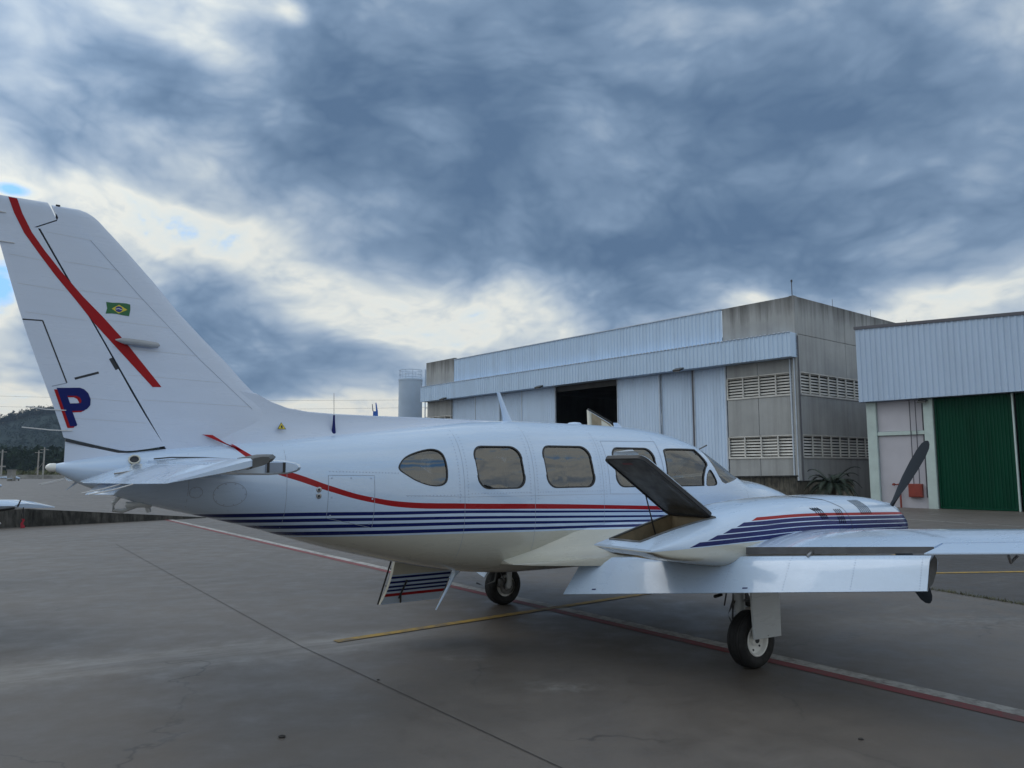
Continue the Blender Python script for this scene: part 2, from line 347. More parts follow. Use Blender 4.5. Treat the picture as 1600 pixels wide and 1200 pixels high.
    def build(s, name, mats, parent=None, smooth=None, label=None, kind=None, fix=True):
        me = bpy.data.meshes.new(name); me.from_pydata(s.v, [], [list(f) for f in s.f])
        for m in (mats if isinstance(mats, (list, tuple)) else [mats]): me.materials.append(m)
        me.polygons.foreach_set('material_index', s.mi)
        if fix:
            bm = bmesh.new(); bm.from_mesh(me); bmesh.ops.remove_doubles(bm, verts=bm.verts, dist=1e-5)
            bmesh.ops.recalc_face_normals(bm, faces=bm.faces); bm.to_mesh(me); bm.free()
        if smooth is not None:
            me.shade_smooth(); me.set_sharp_from_angle(angle=R(smooth))
        me.update(); o = link(name, me, parent)
        if label: o['label'] = label
        if kind: o['kind'] = kind
        return o
def copy_tree(o, parent=None):
    c = o.copy(); COL.objects.link(c)
    if parent is not None: c.parent = parent
    for ch in list(o.children): copy_tree(ch, c)
    return c
def boolean(o, cutter, op='DIFFERENCE'):
    md = o.modifiers.new('b', 'BOOLEAN'); md.operation = op; md.solver = 'EXACT'; md.object = cutter; md.use_self = False
    dg = bpy.context.evaluated_depsgraph_get(); dg.update()
    me = bpy.data.meshes.new_from_object(o.evaluated_get(dg)); o.modifiers.clear(); old = o.data; o.data = me; bpy.data.meshes.remove(old)
    cm = cutter.data; bpy.data.objects.remove(cutter); bpy.data.meshes.remove(cm); return o
def pchip(xs, ys):
    xs = np.array(xs, float); ys = np.array(ys, float); h = np.diff(xs); d = np.diff(ys) / h; m = np.zeros_like(ys)
    for i in range(1, len(xs) - 1):
        if d[i - 1] * d[i] > 0:
            w1 = 2 * h[i] + h[i - 1]; w2 = h[i] + 2 * h[i - 1]; m[i] = (w1 + w2) / (w1 / d[i - 1] + w2 / d[i])
    m[0] = d[0]; m[-1] = d[-1]
    def f(x):
        x = np.clip(np.asarray(x, float), xs[0], xs[-1]); i = np.clip(np.searchsorted(xs, x) - 1, 0, len(xs) - 2); t = (x - xs[i]) / h[i]
        return ((1 + 2 * t) * (1 - t) ** 2 * ys[i] + t * (1 - t) ** 2 * h[i] * m[i] + t * t * (3 - 2 * t) * ys[i + 1] + t * t * (t - 1) * h[i] * m[i + 1])
    return f
class Body:
    """superellipse body along X: rows of X, ztop, zbot, halfwidth, zc, n"""
    def __init__(s, rows, yc=0.0):
        c = list(zip(*rows)); s.x0, s.x1 = c[0][0], c[0][-1]; s.f = [pchip(c[0], c[i]) for i in range(1, 6)]; s.yc = yc
    def at(s, x): return [float(f(x)) for f in s.f]
    def y(s, x, z):
        zt, zb, w, zc, n = s.at(x); h = (zt - zc) if z > zc else (zc - zb)
        return w * max(1 - min(abs((z - zc) / max(h, 1e-6)), 1) ** n, 0) ** (1 / n)
    def pt(s, x, th, off=0.0):
        zt, zb, w, zc, n = s.at(x); c, sn = math.cos(th), math.sin(th); h = (zt - zc) if sn > 0 else (zc - zb)
        return (x, s.yc + math.copysign(abs(c) ** (2 / n), c) * (w + off), zc + math.copysign(abs(sn) ** (2 / n), sn) * (h + off))
    def ring(s, x, n=72, off=0.0): return [s.pt(x, 2 * math.pi * (k + .5) / n, off) for k in range(n)]
    def rings(s, xs, n=72, off=0.0): return [s.ring(x, n, off) for x in xs]
    def nrm(s, x, z, side):
        e = .01; dyx = (s.y(x + e, z) - s.y(x - e, z)) / (2 * e); dyz = (s.y(x, z + e) - s.y(x, z - e)) / (2 * e)
        return Vector((-dyx, side, -dyz)).normalized()
    def on(s, x, z, side, off=0.0):
        return Vector((x, s.yc + side * s.y(x, z), z)) + s.nrm(x, z, side) * off
    def ribbon(s, mb, pts, w, side, off=.0012, step=.05, mi=0):
        P = [np.array(pts[0], float)]
        for a, b in zip(pts[:-1], pts[1:]):
            a = np.array(a, float); b = np.array(b, float); k = max(1, int(np.hypot(*(b - a)) / step))
            P += [a + (b - a) * (i + 1) / k for i in range(k)]
        vs = []
        for i, p in enumerate(P):
            d = P[min(i + 1, len(P) - 1)] - P[max(i - 1, 0)]; d = d / (np.hypot(*d) + 1e-9); nn = np.array([-d[1], d[0]]) * w / 2
            vs += [s.on(*(p + nn), side, off), s.on(*(p - nn), side, off)]
        mb.add(vs, [(2 * i, 2 * i + 1, 2 * i + 3, 2 * i + 2) for i in range(len(P) - 1)], mi)
def smooth_poly(pts, n=4):
    """closed Catmull-Rom through pts"""
    out = []; N = len(pts)
    for i in range(N):
        p0, p1, p2, p3 = (np.array(pts[(i + k) % N], float) for k in (-1, 0, 1, 2))
        for j in range(n):
            t = j / n
            out.append(tuple(.5 * (2 * p1 + (p2 - p0) * t + (2 * p0 - 5 * p1 + 4 * p2 - p3) * t * t + (3 * p1 - p0 - 3 * p2 + p3) * t ** 3)))
    return out
def rrect(x0, x1, z0, z1, r, n=5, lean=0.0):
    o = []
    for cx, cz, a0 in ((x1 - r, z1 - r, 0), (x0 + r, z1 - r, 90), (x0 + r, z0 + r, 180), (x1 - r, z0 + r, 270)):
        for k in range(n + 1):
            a = R(a0 + 90 * k / n); o.append((cx + r * math.cos(a), cz + r * math.sin(a)))
    return [(x + lean * (z - z0), z) for x, z in o]
def scale_poly(p, k):
    c = np.mean(np.array(p), axis=0); return [tuple(c + (np.array(q) - c) * k) for q in p]
def inside(poly, x, z):
    r = False; n = len(poly)
    for i in range(n):
        (x1, z1), (x2, z2) = poly[i], poly[(i + 1) % n]
        if (z1 > z) != (z2 > z) and x < (x2 - x1) * (z - z1) / (z2 - z1) + x1: r = not r
    return r

# ------------------------------------------------------------------ ground
def sheet(name, pts, z, m, kind='structure'):
    mb = MB(); mb.add([(x, y, z) for x, y in pts], [tuple(range(len(pts)))]); return mb.build(name, m, kind=kind, fix=False)
def apron_fn(base):
    def fn(t, b):
        v = objco(t); x, y, z = t.sep(v)
        n = t.noise(v, .35, 6, .6); n2 = t.noise(v, 2.4, 6, .65); n3 = t.noise(v, 60, 3, .6)
        c = t.mix(t.mr(n, .32, .68, 0, 1), tuple(k * .74 for k in base), tuple(k * 1.14 for k in base))
        c = t.mix(t.m('MULTIPLY', t.mr(n2, .4, .75, 0, 1), .35), c, tuple(k * 1.35 for k in base))
        c = t.mix(t.m('MULTIPLY', t.mr(n3, .55, .8, 0, 1), .35), c, tuple(k * .55 for k in base))
        # tyre and broom streaks running along the stand
        a = R(30); u = t.m('ADD', t.m('MULTIPLY', x, math.cos(a)), t.m('MULTIPLY', y, math.sin(a))); w = t.m('SUBTRACT', t.m('MULTIPLY', y, math.cos(a)), t.m('MULTIPLY', x, math.sin(a)))
        st = t.noise(t.comb(t.m('MULTIPLY', u, .35), t.m('MULTIPLY', w, 3.2), 0), 1.0, 6, .7)
        area = t.mr(t.noise(v, .22, 2, .5), .48, .66, 0, 1)
        c = t.mix(t.m('MULTIPLY', t.m('MULTIPLY', t.mr(st, .56, .74, 0, 1), area), .6), c, (.30, .285, .265))
        st2 = t.noise(t.comb(t.m('MULTIPLY', u, .25), t.m('MULTIPLY', w, 1.6), 5), 1.0, 4, .6)
        c = t.mix(t.m('MULTIPLY', t.mr(st2, .55, .8, 0, 1), .5), c, tuple(k * .6 for k in base))
        # worn pale scuff band beside the joint, dark oil spots
        d = t.m('ABSOLUTE', t.m('ADD', t.m('MULTIPLY', t.m('ADD', x, 2.25), .42), t.m('MULTIPLY', t.m('SUBTRACT', y, 8.42), -.907)))
        sc = t.m('MULTIPLY', t.mr(t.m('ADD', d, t.m('MULTIPLY', t.m('SUBTRACT', n2, .5), .9)), .05, .75, 1, 0, True), t.mr(x, -.4, -1.7, 0, 1))
        c = t.mix(t.m('MULTIPLY', t.m('MULTIPLY', sc, t.mr(st, .38, .6, 0.1, 1)), .8), c, (.30, .28, .255))
        # aggregate grain, hairline cracks, one chalky scrape near the wheel
        gr = t.noise(v, 240, 2, .6); c = t.mix(t.m('MULTIPLY', t.mr(gr, .5, .75, 0, 1), .5), c, tuple(k * 1.7 for k in base)); c = t.mix(t.m('MULTIPLY', t.mr(gr, .5, .28, 0, 1), .5), c, tuple(k * .45 for k in base))
        cv = t.n.new('ShaderNodeTexVoronoi'); cv.feature = 'DISTANCE_TO_EDGE'; t.put(cv.inputs['Vector'], t.v('ADD', v, t.v('SCALE', t.noise(v, 1.6, 4, .6, color=True), scale=.7))); cv.inputs['Scale'].default_value = .30
        ck = t.m('MULTIPLY', t.mr(cv.outputs['Distance'], .0, .006, 1, 0), t.mr(t.noise(v, .5, 2, .5), .5, .62, 0, 1)); c = t.mix(t.m('MULTIPLY', ck, .65), c, (.02, .018, .016))
        for (px, py, rx, ry, am) in ((.42, 6.85, .30, .16, .55), (-.45, 7.9, .35, .12, .4), (6.2, 9.6, 2.4, .5, .35)):
            dx_ = t.m('DIVIDE', t.m('SUBTRACT', x, px), rx); dy_ = t.m('DIVIDE', t.m('SUBTRACT', y, py), ry); q = t.m('MULTIPLY_ADD', dx_, dx_, t.m('MULTIPLY', dy_, dy_))
            c = t.mix(t.m('MULTIPLY', t.m('MULTIPLY', t.mr(q, .0, 1.6, 1, 0, True), t.mr(t.noise(v, 7, 5, .7), .45, .66, 0, 1)), am), c, (.30, .285, .265))
        vo = t.n.new('ShaderNodeTexVoronoi'); t.put(vo.inputs['Vector'], v); vo.inputs['Scale'].default_value = .42
        sp = t.mr(t.m('ADD', vo.outputs['Distance'], t.m('MULTIPLY', n2, .25)), .16, .24, 1, 0)
        c = t.mix(t.m('MULTIPLY', sp, .28), c, (.03, .028, .027))
        t.put(b.inputs['Base Color'], c)
        t.put(b.inputs['Roughness'], t.mr(n2, .3, .7, .42, .68))
        t.put(b.inputs['Normal'], t.bump(t.m('MULTIPLY_ADD', n3, .5, n2), .22, .006))
    return fn
APR = (.118, .100, .085)
M_APR = mat('apron_asphalt', APR, .6, spec=.8, fn=apron_fn(APR))
AP2 = (.075, .068, .063)
M_DARKA = mat('dark_asphalt', AP2, .8, spec=.35, fn=apron_fn(AP2))
def worn(c, wear, amt=.5, sc=9):
    def fn(t, b):
        v = objco(t); n = t.noise(v, sc, 6, .7); n2 = t.noise(v, 1.3, 4, .6)
        f = t.mr(t.m('MULTIPLY_ADD', n2, .6, n), .72, .98, 0, 1)
        t.put(b.inputs['Base Color'], t.mix(t.m('MULTIPLY', f, amt), c, wear))
    return fn
M_LW = mat('line_white', (.42, .42, .40), .7, fn=worn((.44, .43, .41), APR, .85)); M_LR = mat('line_red', (.24, .05, .05), .7, fn=worn((.23, .045, .05), APR, .8))
M_LY = mat('line_yellow', (.42, .27, .04), .7, fn=worn((.40, .25, .04), APR, .9)); M_JOINT = mat('joint_sealant', (.035, .032, .03), .9)
M_GRASSG = MM('verge_grass', (.085, .085, .03), .5, .3, .95, c2=(.11, .075, .04))

gx = MB(); gx.add([(-3000, -600, 0), (3000, -600, 0), (3000, 3500, 0), (-3000, 3500, 0)], [(0, 1, 2, 3)])
gx.build('ground', M_APR, kind='structure', fix=False)
sheet('grass_verge', [(-900, 172), (900, 172), (900, 1500), (-900, 1500)], .02, M_GRASSG)
M_DIRT = MM('dirt', (.20, .105, .05), .4, .2, .95)
sheet('dirt_strip', [(-260, 178), (0, 178), (0, 205), (-260, 205)], .035, M_DIRT)
def line(name, a, b, w, z, m, n=(0, 0)):
    a = np.array(a); b = np.array(b); d = (b - a) / np.hypot(*(b - a)); p = np.array([-d[1], d[0]]) * w / 2
    return sheet(name, [tuple(a - p), tuple(b - p), tuple(b + p), tuple(a + p)], z, m)
dd = np.array([-.5845, .8114]); nn = np.array([.8114, .5845]); p0 = np.array([3.9, 6.09])
def off(t, k): return tuple(p0 + dd * t + nn * k)
for nm, k0, k1, m in (('white_line', -.085, .085, M_LW), ('red_line', -.235, -.087, M_LR)):
    sheet(nm, [off(-9, k0), off(-9, k1), off(28.9, k1), off(28.9, k0)], .004, m)
line('yellow_line', (-1.93, 8.63), (9.2, 17.6), .13, .008, M_LY)
line('yellow_line', (5.6, 13.75), (30, 15.9), .14, .012, M_LY)
line('white_line', (12.0, 33.5), (24.0, 6.9), .12, .008, M_LW)
line('slab_joint', (-10.09, 19.88), (-2.25, 8.42), .008, .005, M_JOINT)
line('slab_joint', (-2.25, 8.42), (2.2, 2.55), .008, .005, M_JOINT)
# resurfaced dark strip behind the wing, with a grassy crack along its near edge
edge = [(4.6, 18.5), (5.6, 15.2), (6.46, 12.07), (7.0, 10.7), (9.5, 5.2), (13, -2)]
sheet('dark_asphalt', edge + [(26, -2), (21, 10), (15, 20.5), (10, 22.5)], .0045, M_DARKA)
M_BLADE = MM('dry_grass', (.10, .10, .045), .5, 4, .9)
tuft = MB()
for i in range(1500):
    k = rng.random() * (len(edge) - 1.001); j = int(k); f = k - j; a = np.array(edge[j]); b = np.array(edge[j + 1])
    p = a + (b - a) * f + rng.normal(0, .03, 2); h = .02 + .05 * rng.random() ** 2; an = rng.random() * 6.28; l = rng.normal(0, .025, 2)
    if 7.2 < p[1] < 13 or rng.random() < .5:
        c, s_ = math.cos(an) * .006, math.sin(an) * .006
        tuft.add([(p[0] - c, p[1] - s_, .004), (p[0] + c, p[1] + s_, .004), (p[0] + l[0], p[1] + l[1], h)], [(0, 1, 2)])
tuft.build('crack_grass', M_BLADE, kind='stuff', fix=False)

# ------------------------------------------------------------------ raised far stand and its stained kerb wall
wa, wb = np.array([-16.73, 25.47]), np.array([-12.05, 30.53]); wd = (wb - wa) / np.hypot(*(wb - wa)); wn = np.array([-wd[1], wd[0]])
WL = float(np.hypot(*(wb - wa)))
def wh(t): return .64 if t < 0 else max(.64 * (1 - t / WL), 0.0)
ts = list(np.linspace(-24, 0, 8)) + list(np.linspace(.4, WL, 14)); qs = [0, .3, 1, 3, 8, 16, 28, 40, 60, 90]
tm = MB(); vs = []
for t in ts:
    for q in qs:
        p = wa + wd * t + wn * q; vs.append((p[0], p[1], .006 + wh(t) * (1 if q <= 40 else max(0, 1 - (q - 40) / 50))))
n = len(qs); tm.add(vs, [(i * n + k, i * n + k + 1, (i + 1) * n + k + 1, (i + 1) * n + k) for i in range(len(ts) - 1) for k in range(n - 1)])
tm.build('raised_stand', M_APR, kind='structure', smooth=60)
def stain_fn(t, b):
    v = objco(t); n = t.noise(t.v('MULTIPLY', v, (1, 1, .25)), 6, 6, .7); n2 = t.noise(v, 1.2, 4, .6)
    c = t.mix(t.mr(n, .35, .7, 0, 1), (.010, .010, .009), (.11, .105, .095)); c = t.mix(t.mr(n2, .45, .65, 0, .75), c, (.010, .010, .009))
    t.put(b.inputs['Base Color'], c); t.put(b.inputs['Normal'], t.bump(n, .5, .02))
M_KERB = mat('black_stained_concrete', (.06, .06, .055), .9, fn=stain_fn)
km = MB(); prof = []
for t in ts:
    p = wa + wd * t; h = wh(t) + .02
    prof.append([(p[0] - wn[0] * .12, p[1] - wn[1] * .12, -.02), (p[0] - wn[0] * .1, p[1] - wn[1] * .1, h), (p[0] + wn[0] * .08, p[1] + wn[1] * .08, h), (p[0] + wn[0] * .08, p[1] + wn[1] * .08, -.02)])
km.loft(prof)
tag(km.build('kerb_wall', M_KERB), 'low black stained concrete kerb wall along the raised stand at left', 'kerb wall')

# ------------------------------------------------------------------ hill, forest, verge
def foliage_fn(lo, hi, sc):
    def fn(t, b):
        v = objco(t); n = t.noise(v, sc, 5, .6); t.put(b.inputs['Base Color'], t.mix(t.mr(n, .3, .7, 0, 1), lo, hi))
    return fn
M_HILL = mat('far_forest_hazed', (.04, .06, .05), 1, spec=.1, fn=foliage_fn((.014, .027, .029), (.026, .042, .040), .035))  # foliage colour darkened and tinted blue to paint in distance haze
M_PINE = mat('pine_green', (.035, .055, .025), 1, spec=.1, fn=foliage_fn((.013, .026, .016), (.032, .05, .030), .12))
def ridge(x):
    return 55.5 + 9 / (1 + math.exp(-(x + 578) / 9)) + 7 * math.exp(-((x + 500) / 70) ** 2) - 46 / (1 + math.exp(-(x + 330) / 55)) + 3 * math.sin(x * .02)
hm = MB(); xs = np.linspace(-1100, 300, 90); ds = [560, 620, 700, 780, 840, 900, 960, 1100]
vs = []
for x in xs:
    for d in ds:
        f = min(1, max(0, (d - 540) / 360)); g = 1 if d <= 900 else .75 if d < 1000 else .3
        vs.append((x * d / 900 if d < 900 else x, d, max(-1, ridge(x) * f ** 1.15 * g * .97 + rng.normal(0, .9))))
n = len(ds); hm.add(vs, [(i * n + k, i * n + k + 1, (i + 1) * n + k + 1, (i + 1) * n + k) for i in range(len(xs) - 1) for k in range(n - 1)])
hm.build('hill', M_HILL, kind='structure', smooth=70)
def clump(mb, c, r, h, k=7, spire=False):
    """a crown of many small leaf faces"""
    for i in range(k):
        if spire:
            f = rng.random() ** 1.3; rr = r * (1 - f) * (.5 + .6 * rng.random()) + .1; zz = c[2] + h * (.12 + .88 * f)
        else:
            f = rng.random(); rr = r * math.sqrt(max(0, 1 - (2 * f - 1) ** 2)) * (.5 + .6 * rng.random()); zz = c[2] + h * f
        a = rng.random() * 6.283; px, py = c[0] + rr * math.cos(a), c[1] + rr * math.sin(a); s_ = r * (.30 + .35 * rng.random())
        d = rng.normal(0, 1, (3, 3)) * s_ * .62
        mb.add([(px + d[j][0], py + d[j][1], zz + d[j][2]) for j in range(3)], [(0, 1, 2)])
fo = MB()
for i in range(1500):
    x = -660 + 320 * rng.random(); d = 885 + 20 * rng.random()
    if not (-.74 < x / d < -.30): continue
    clump(fo, (x, d, ridge(x) * .955), 1.8 + 1.8 * rng.random(), 3.5 + 5.5 * rng.random() ** 2, 16)
for i in range(2600):
    d = 590 + 290 * rng.random(); x = (-.74 + .46 * rng.random()) * d; f = min(1, max(0, (d - 540) / 360))
    clump(fo, (x, d, ridge(x * 900 / d) * f ** 1.15 * .95), 2.4, 4.5, 9)
fo.build('hill_forest', M_HILL, kind='stuff', fix=False)
pf = MB()
for i in range(1500):
    d = 290 + 130 * rng.random() ** 1.5; x = (-.80 + .62 * rng.random()) * d
    clump(pf, (x, d, 0), 1.5 + rng.random(), (8.5 + 4.5 * rng.random()) * (.85 + .35 * (d - 290) / 130), 34, True)
pf.build('pine_wood', M_PINE, kind='stuff', fix=False)
M_BUSH = MM('scrub', (.085, .085, .035), .5, .2, .95, c2=(.05, .06, .02))
sb = MB()
for i in range(1600):
    d = 210 + 75 * rng.random(); x = (-.80 + .64 * rng.random()) * d
    clump(sb, (x, d, 0), .8 + .6 * rng.random(), 1.0 + .8 * rng.random(), 12)
sb.build('scrub', M_BUSH, kind='stuff', fix=False)
# low concrete wall on the far edge
M_PALEC = MM('pale_concrete', (.30, .29, .27), .35, .8, .85)
bw = MB(); bw.box((-130, 171, .45), (210, .3, .9)); tag(bw.build('boundary_wall', M_PALEC), 'long low pale concrete wall along the far edge of the apron', 'wall')
# utility poles
M_POLE = MM('pole_concrete', (.36, .35, .33), .3, 2, .85)
M_WIRE = mat('wire', (.22, .22, .22), .6)
for i, (px, py, h, lb) in enumerate(((-103.0, 170, 6.9, 'taller of the two thin concrete poles just left of the aircraft tail'), (-113.4, 185, 6.6, 'shorter thin concrete pole left of the taller pole near the tail'),
                                     (-108.9, 165, 6.3, 'thin concrete pole by the white mast at the far left edge'), (-111.7, 167, 6.2, 'outermost thin concrete pole at the far left edge'))):
    e = tag(empty('utility_pole', (px, py, 0)), lb, 'pole', 'utility poles beyond the apron')
    mb = MB(); mb.tube([(0, 0, 0), (0, 0, h)], [.2, .14], 8); mb.build('pole', M_POLE, e, 40)
    mb = MB(); mb.box((0, 0, h - .5), (1.8, .1, .12)); mb.build('crossarm', M_POLE, e)
    if i == 0:
        mb = MB(); mb.tube([(-3.0, 2, 1.2), (-.1, 0, 3.6)], .06, 6); mb.build('stay', M_POLE, e, 40)
for z0, z1, lb in ((17.0, 14.0, 'upper of the two power cables sagging behind the tail fin'), (14.6, 12.6, 'lower of the two power cables sagging behind the tail fin')):
    mb = MB(); pts = [(-150 + 150 * f, 150, z0 + 1.6 + (z1 - z0) * f - 4 * 1.4 * f * (1 - f)) for f in np.linspace(0, 1, 24)]
    mb.tube(pts, .02, 5); tag(mb.build('power_cable', M_WIRE, smooth=60), lb, 'cable', 'power cables')
    # end masts stand outside the picture
for px in (-150, 0.0):
    pass

# ------------------------------------------------------------------ building materials
def clad_fn(c, amt=.10):
    def fn(t, b):
        v = objco(t); n = t.noise(t.v('MULTIPLY', v, (1, 1, .12)), 1.6, 6, .65); n2 = t.noise(v, .35, 3, .5)
        cc = t.mix(t.mr(n, .45, .8, 0, 1), c, tuple(k * (1 - amt * 2.2) for k in c)); cc = t.mix(t.mr(n2, .4, .7, 0, .5), cc, tuple(k * (1 - amt) for k in c))
        t.put(b.inputs['Base Color'], cc)
    return fn
M_CLAD = mat('white_ribbed_steel', (.48, .6, .76), .42, spec=.4, fn=clad_fn((.52, .67, .86)))
M_CLAD2 = mat('white_ribbed_steel_old', (.42, .5, .62), .45, spec=.4, fn=clad_fn((.46, .58, .75), .07))
M_LEAF = mat('door_leaf_steel', (.5, .62, .77), .45, spec=.4, fn=clad_fn((.57, .71, .90), .08))
M_GDOOR = mat('green_door_steel', (.001, .05, .026), .5, spec=.14, fn=clad_fn((.001, .052, .027), .18))
def conc_fn(t, b):
    v = objco(t); x, y, z = t.sep(v)
    st = t.noise(t.v('MULTIPLY', v, (2.2, 2.2, .12)), 1.0, 7, .7); n = t.noise(v, .5, 5, .6); f = t.noise(v, 14, 4, .6)
    c = t.mix(t.mr(n, .3, .7, 0, 1), (.31, .32, .325), (.42, .43, .43))
    c = t.mix(t.m('MULTIPLY', t.mr(st, .45, .75, 0, 1), .45), c, (.135, .135, .13))
    # rain soot hanging down from the parapet
    c = t.mix(t.m('MULTIPLY', t.mr(t.m('MULTIPLY_ADD', t.m('SUBTRACT', st, .5), 2.6, z), 9.9, 11.1, 0, 1), .7), c, (.035, .033, .03))
    t.put(b.inputs['Base Color'], c); t.put(b.inputs['Normal'], t.bump(f, .25, .01))
M_CONC = mat('weathered_concrete', (.22, .2, .18), .9, fn=conc_fn)
M_SLAT = MM('painted_slat', (.60, .59, .56), .2, 1.5, .6)
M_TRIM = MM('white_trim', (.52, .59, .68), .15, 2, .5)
M_DARK = mat('dark_interior', (.02, .02, .022), .9)
M_SHADEW = MM('interior_wall', (.10, .10, .10), .2, 1, .9)
M_ROOF = MM('roof_sheet', (.30, .31, .32), .25, .5, .6)
M_LAMP = mat('black_lamp_housing', (.03, .03, .032), .4); M_LENS = mat('lamp_lens', (.55, .55, .52), .15, coat=1)
M_TEAL = MM('pale_green_paint', (.50, .60, .58), .15, 1.2, .6); M_LILAC = MM('pale_lilac_render', (.50, .49, .54), .10, .6, .8)
M_CONDUIT = mat('grey_conduit', (.10, .10, .12), .5); M_FIRE = MM('fire_red', (.26, .045, .03), .2, 4, .5)

def floodlight(parent, x, y, z, s=1.0):
    mb = MB(); mb.box((x, y + .28 * s, z), (.50 * s, .34 * s, .10 * s), Matrix.Rotation(R(-22), 3, 'X'), bev=.02)
    mb.box((x, y + .08 * s, z + .02), (.08 * s, .2 * s, .06 * s)); o = mb.build('floodlight', M_LAMP, parent)
    mb = MB(); mb.box((x, y + .30 * s, z - .062 * s), (.42 * s, .26 * s, .012), Matrix.Rotation(R(-22), 3, 'X')); mb.build('lens', M_LENS, o)

# ------------------------------------------------------------------ large concrete and white steel hangar
UA = R(130)
H1 = tag(empty('hangar', (14.90, 39.93, 0), UA), 'large hangar of grey concrete and white ribbed steel with a dark open doorway', 'hangar', 'hangars beyond the apron')
LEN, DEP, TOP = 34.855, 30.0, 10.93
def slab(parent, name, x0, x1, y0, y1, z0, z1, m, label=None, bev=.012):
    mb = MB(); mb.box(((x0 + x1) / 2, (y0 + y1) / 2, (z0 + z1) / 2), (x1 - x0, y1 - y0, z1 - z0), bev=bev); return mb.build(name, m, parent, label=label)
G = .012
# front concrete panels
slab(H1, 'concrete_panel', .30, 4.5 - G, -.28, -.03, 9.0, TOP, M_CONC)
slab(H1, 'concrete_panel', 30.63 + G, LEN, -.28, -.03, 9.0, 11.08, M_CONC)
for x0, x1 in ((.32, 2.45), (2.45, 4.42)):
    slab(H1, 'concrete_panel', x0 + G, x1 - G, -.42, -.18, 6.93, 9.0, M_CONC)
    slab(H1, 'concrete_panel', x0 + G, x1 - G, -.42, -.18, 3.62, 5.68, M_CONC)
    slab(H1, 'concrete_panel', x0 + G, x1 - G, -.42, -.18, 0, 2.38, M_CONC)
slab(H1, 'corner_pillar', .0, .30, -.30, 0, 0, TOP + .02, M_CONC)
slab(H1, 'concrete_panel', 31.3, LEN, -.42, -.18, 6.35, 9.0, M_CONC)
slab(H1, 'concrete_panel', 31.3, LEN, -.42, -.18, 0, 3.4, M_CONC)
def louvre(parent, axis, a0, a1, z0, z1, n, mull, face, inward):
    """horizontal slats between slim mullions; axis x runs along the front, y along the side"""
    L = a1 - a0; mid = (a0 + a1) / 2; pitch = (z1 - z0 - .1) / n
    def P(a, d, z): return (a, face + inward * d, z) if axis == 'x' else (face + inward * d, a, z)
    def D(a, d, z): return (a, d, z) if axis == 'x' else (d, a, z)
    sl = None
    for k in range(n):
        zc_ = z0 + .12 + pitch * (k + .5)
        if sl is None:
            mb = MB(); Rm = Matrix.Rotation(R(58 if axis == 'x' else -58) * (-1 if inward < 0 and axis == 'x' else 1), 3, 'X' if axis == 'x' else 'Y')
            mb.box((0, 0, 0), D(L, .014, pitch * .92) if False else D(L, pitch * .70, .016), Rm); sl = mb.build('slat', M_SLAT, parent); o = sl
        else:
            o = sl.copy(); COL.objects.link(o)
        o.location = P(mid, .10, zc_)
    m0 = None; k = 0; na = max(2, round(L / mull))
    for i in range(na + 1):
        a = a0 + L * i / na
        if m0 is None:
            mb = MB(); mb.box((0, 0, 0), D(.07, .06, z1 - z0)); m0 = mb.build('mullion', M_SLAT, parent); o = m0
        else: o = m0.copy(); COL.objects.link(o)
        o.location = P(a, .01, (z0 + z1) / 2)
    mb = MB(); mb.box(P(mid, .03, z0 + .04), D(L + .06, .16, .10)); mb.build('sill', M_SLAT, parent)
    mb = MB(); mb.box(P(mid, .03, z1 - .02), D(L + .06, .10, .06)); mb.build('head_rail', M_SLAT, parent)
    mb = MB(); mb.box(P(mid, .34, (z0 + z1) / 2), D(L, .02, z1 - z0)); mb.build('louvre_back', M_DARK, parent)
louvre(H1, 'x', .36, 4.40, 5.69, 6.92, 7, .95, -.19, -1); louvre(H1, 'x', .36, 4.40, 2.39, 3.61, 7, .95, -.19, -1)
louvre(H1, 'x', 31.36, LEN - .06, 3.41, 6.34, 14, .95, -.19, -1)
# side wall panels (face x = 0)
ys = [-.32, -5.40, -10.8, -16.2, -21.6, -DEP]
for a, b in zip(ys[1:], ys[:-1]):
    for z0, z1 in ((8.92, TOP), (6.93, 8.90), (3.62, 5.68), (0, 2.38)):
        slab(H1, 'concrete_panel', .02, .26, a + G, b - G, z0, z1, M_CONC)
louvre(H1, 'y', -DEP + .2, -.36, 5.69, 6.92, 7, .98, .03, 1); louvre(H1, 'y', -DEP + .2, -.36, 2.39, 3.61, 7, .98, .03, 1)
# parapet cladding and canopy
mb = MB(); mb.corrug(4.5, 30.63, 9.0, 10.90, .0, .27, .035); mb.build('parapet_cladding', M_CLAD, H1)
mb = MB(); mb.box(((4.5 + 30.63) / 2, -.1, 10.92), (26.12, .34, .05)); mb.build('parapet_flashing', M_TRIM, H1)
mb = MB(); CY = .55
mb.corrug(.0, 34.85, 7.64, 8.92, CY, .27, .035); mb.add([(0, -.14, 7.64), (34.85, -.14, 7.64), (34.85, CY + .01, 7.64), (0, CY + .01, 7.64)], [(0, 1, 2, 3)])
mb.add([(0, .02, 8.93), (34.85, .02, 8.93), (34.85, CY + .05, 8.93), (0, CY + .05, 8.93)], [(0, 1, 2, 3)])
mb.add([(0, -.14, 7.64), (0, CY, 7.64), (0, CY, 8.93), (0, -.14, 8.93)], [(0, 1, 2, 3)]); mb.add([(34.85, -.14, 7.64), (34.85, CY, 7.64), (34.85, CY, 8.93), (34.85, -.14, 8.93)], [(0, 1, 2, 3)])
mb.build('canopy', M_CLAD, H1)
mb = MB(); x = .0
while x < 34.75:
    mb.box((x + .07, CY + .03, 8.945), (.14, .06, .05)); x += .27
mb.build('canopy_cap', M_TRIM, H1, kind='stuff')
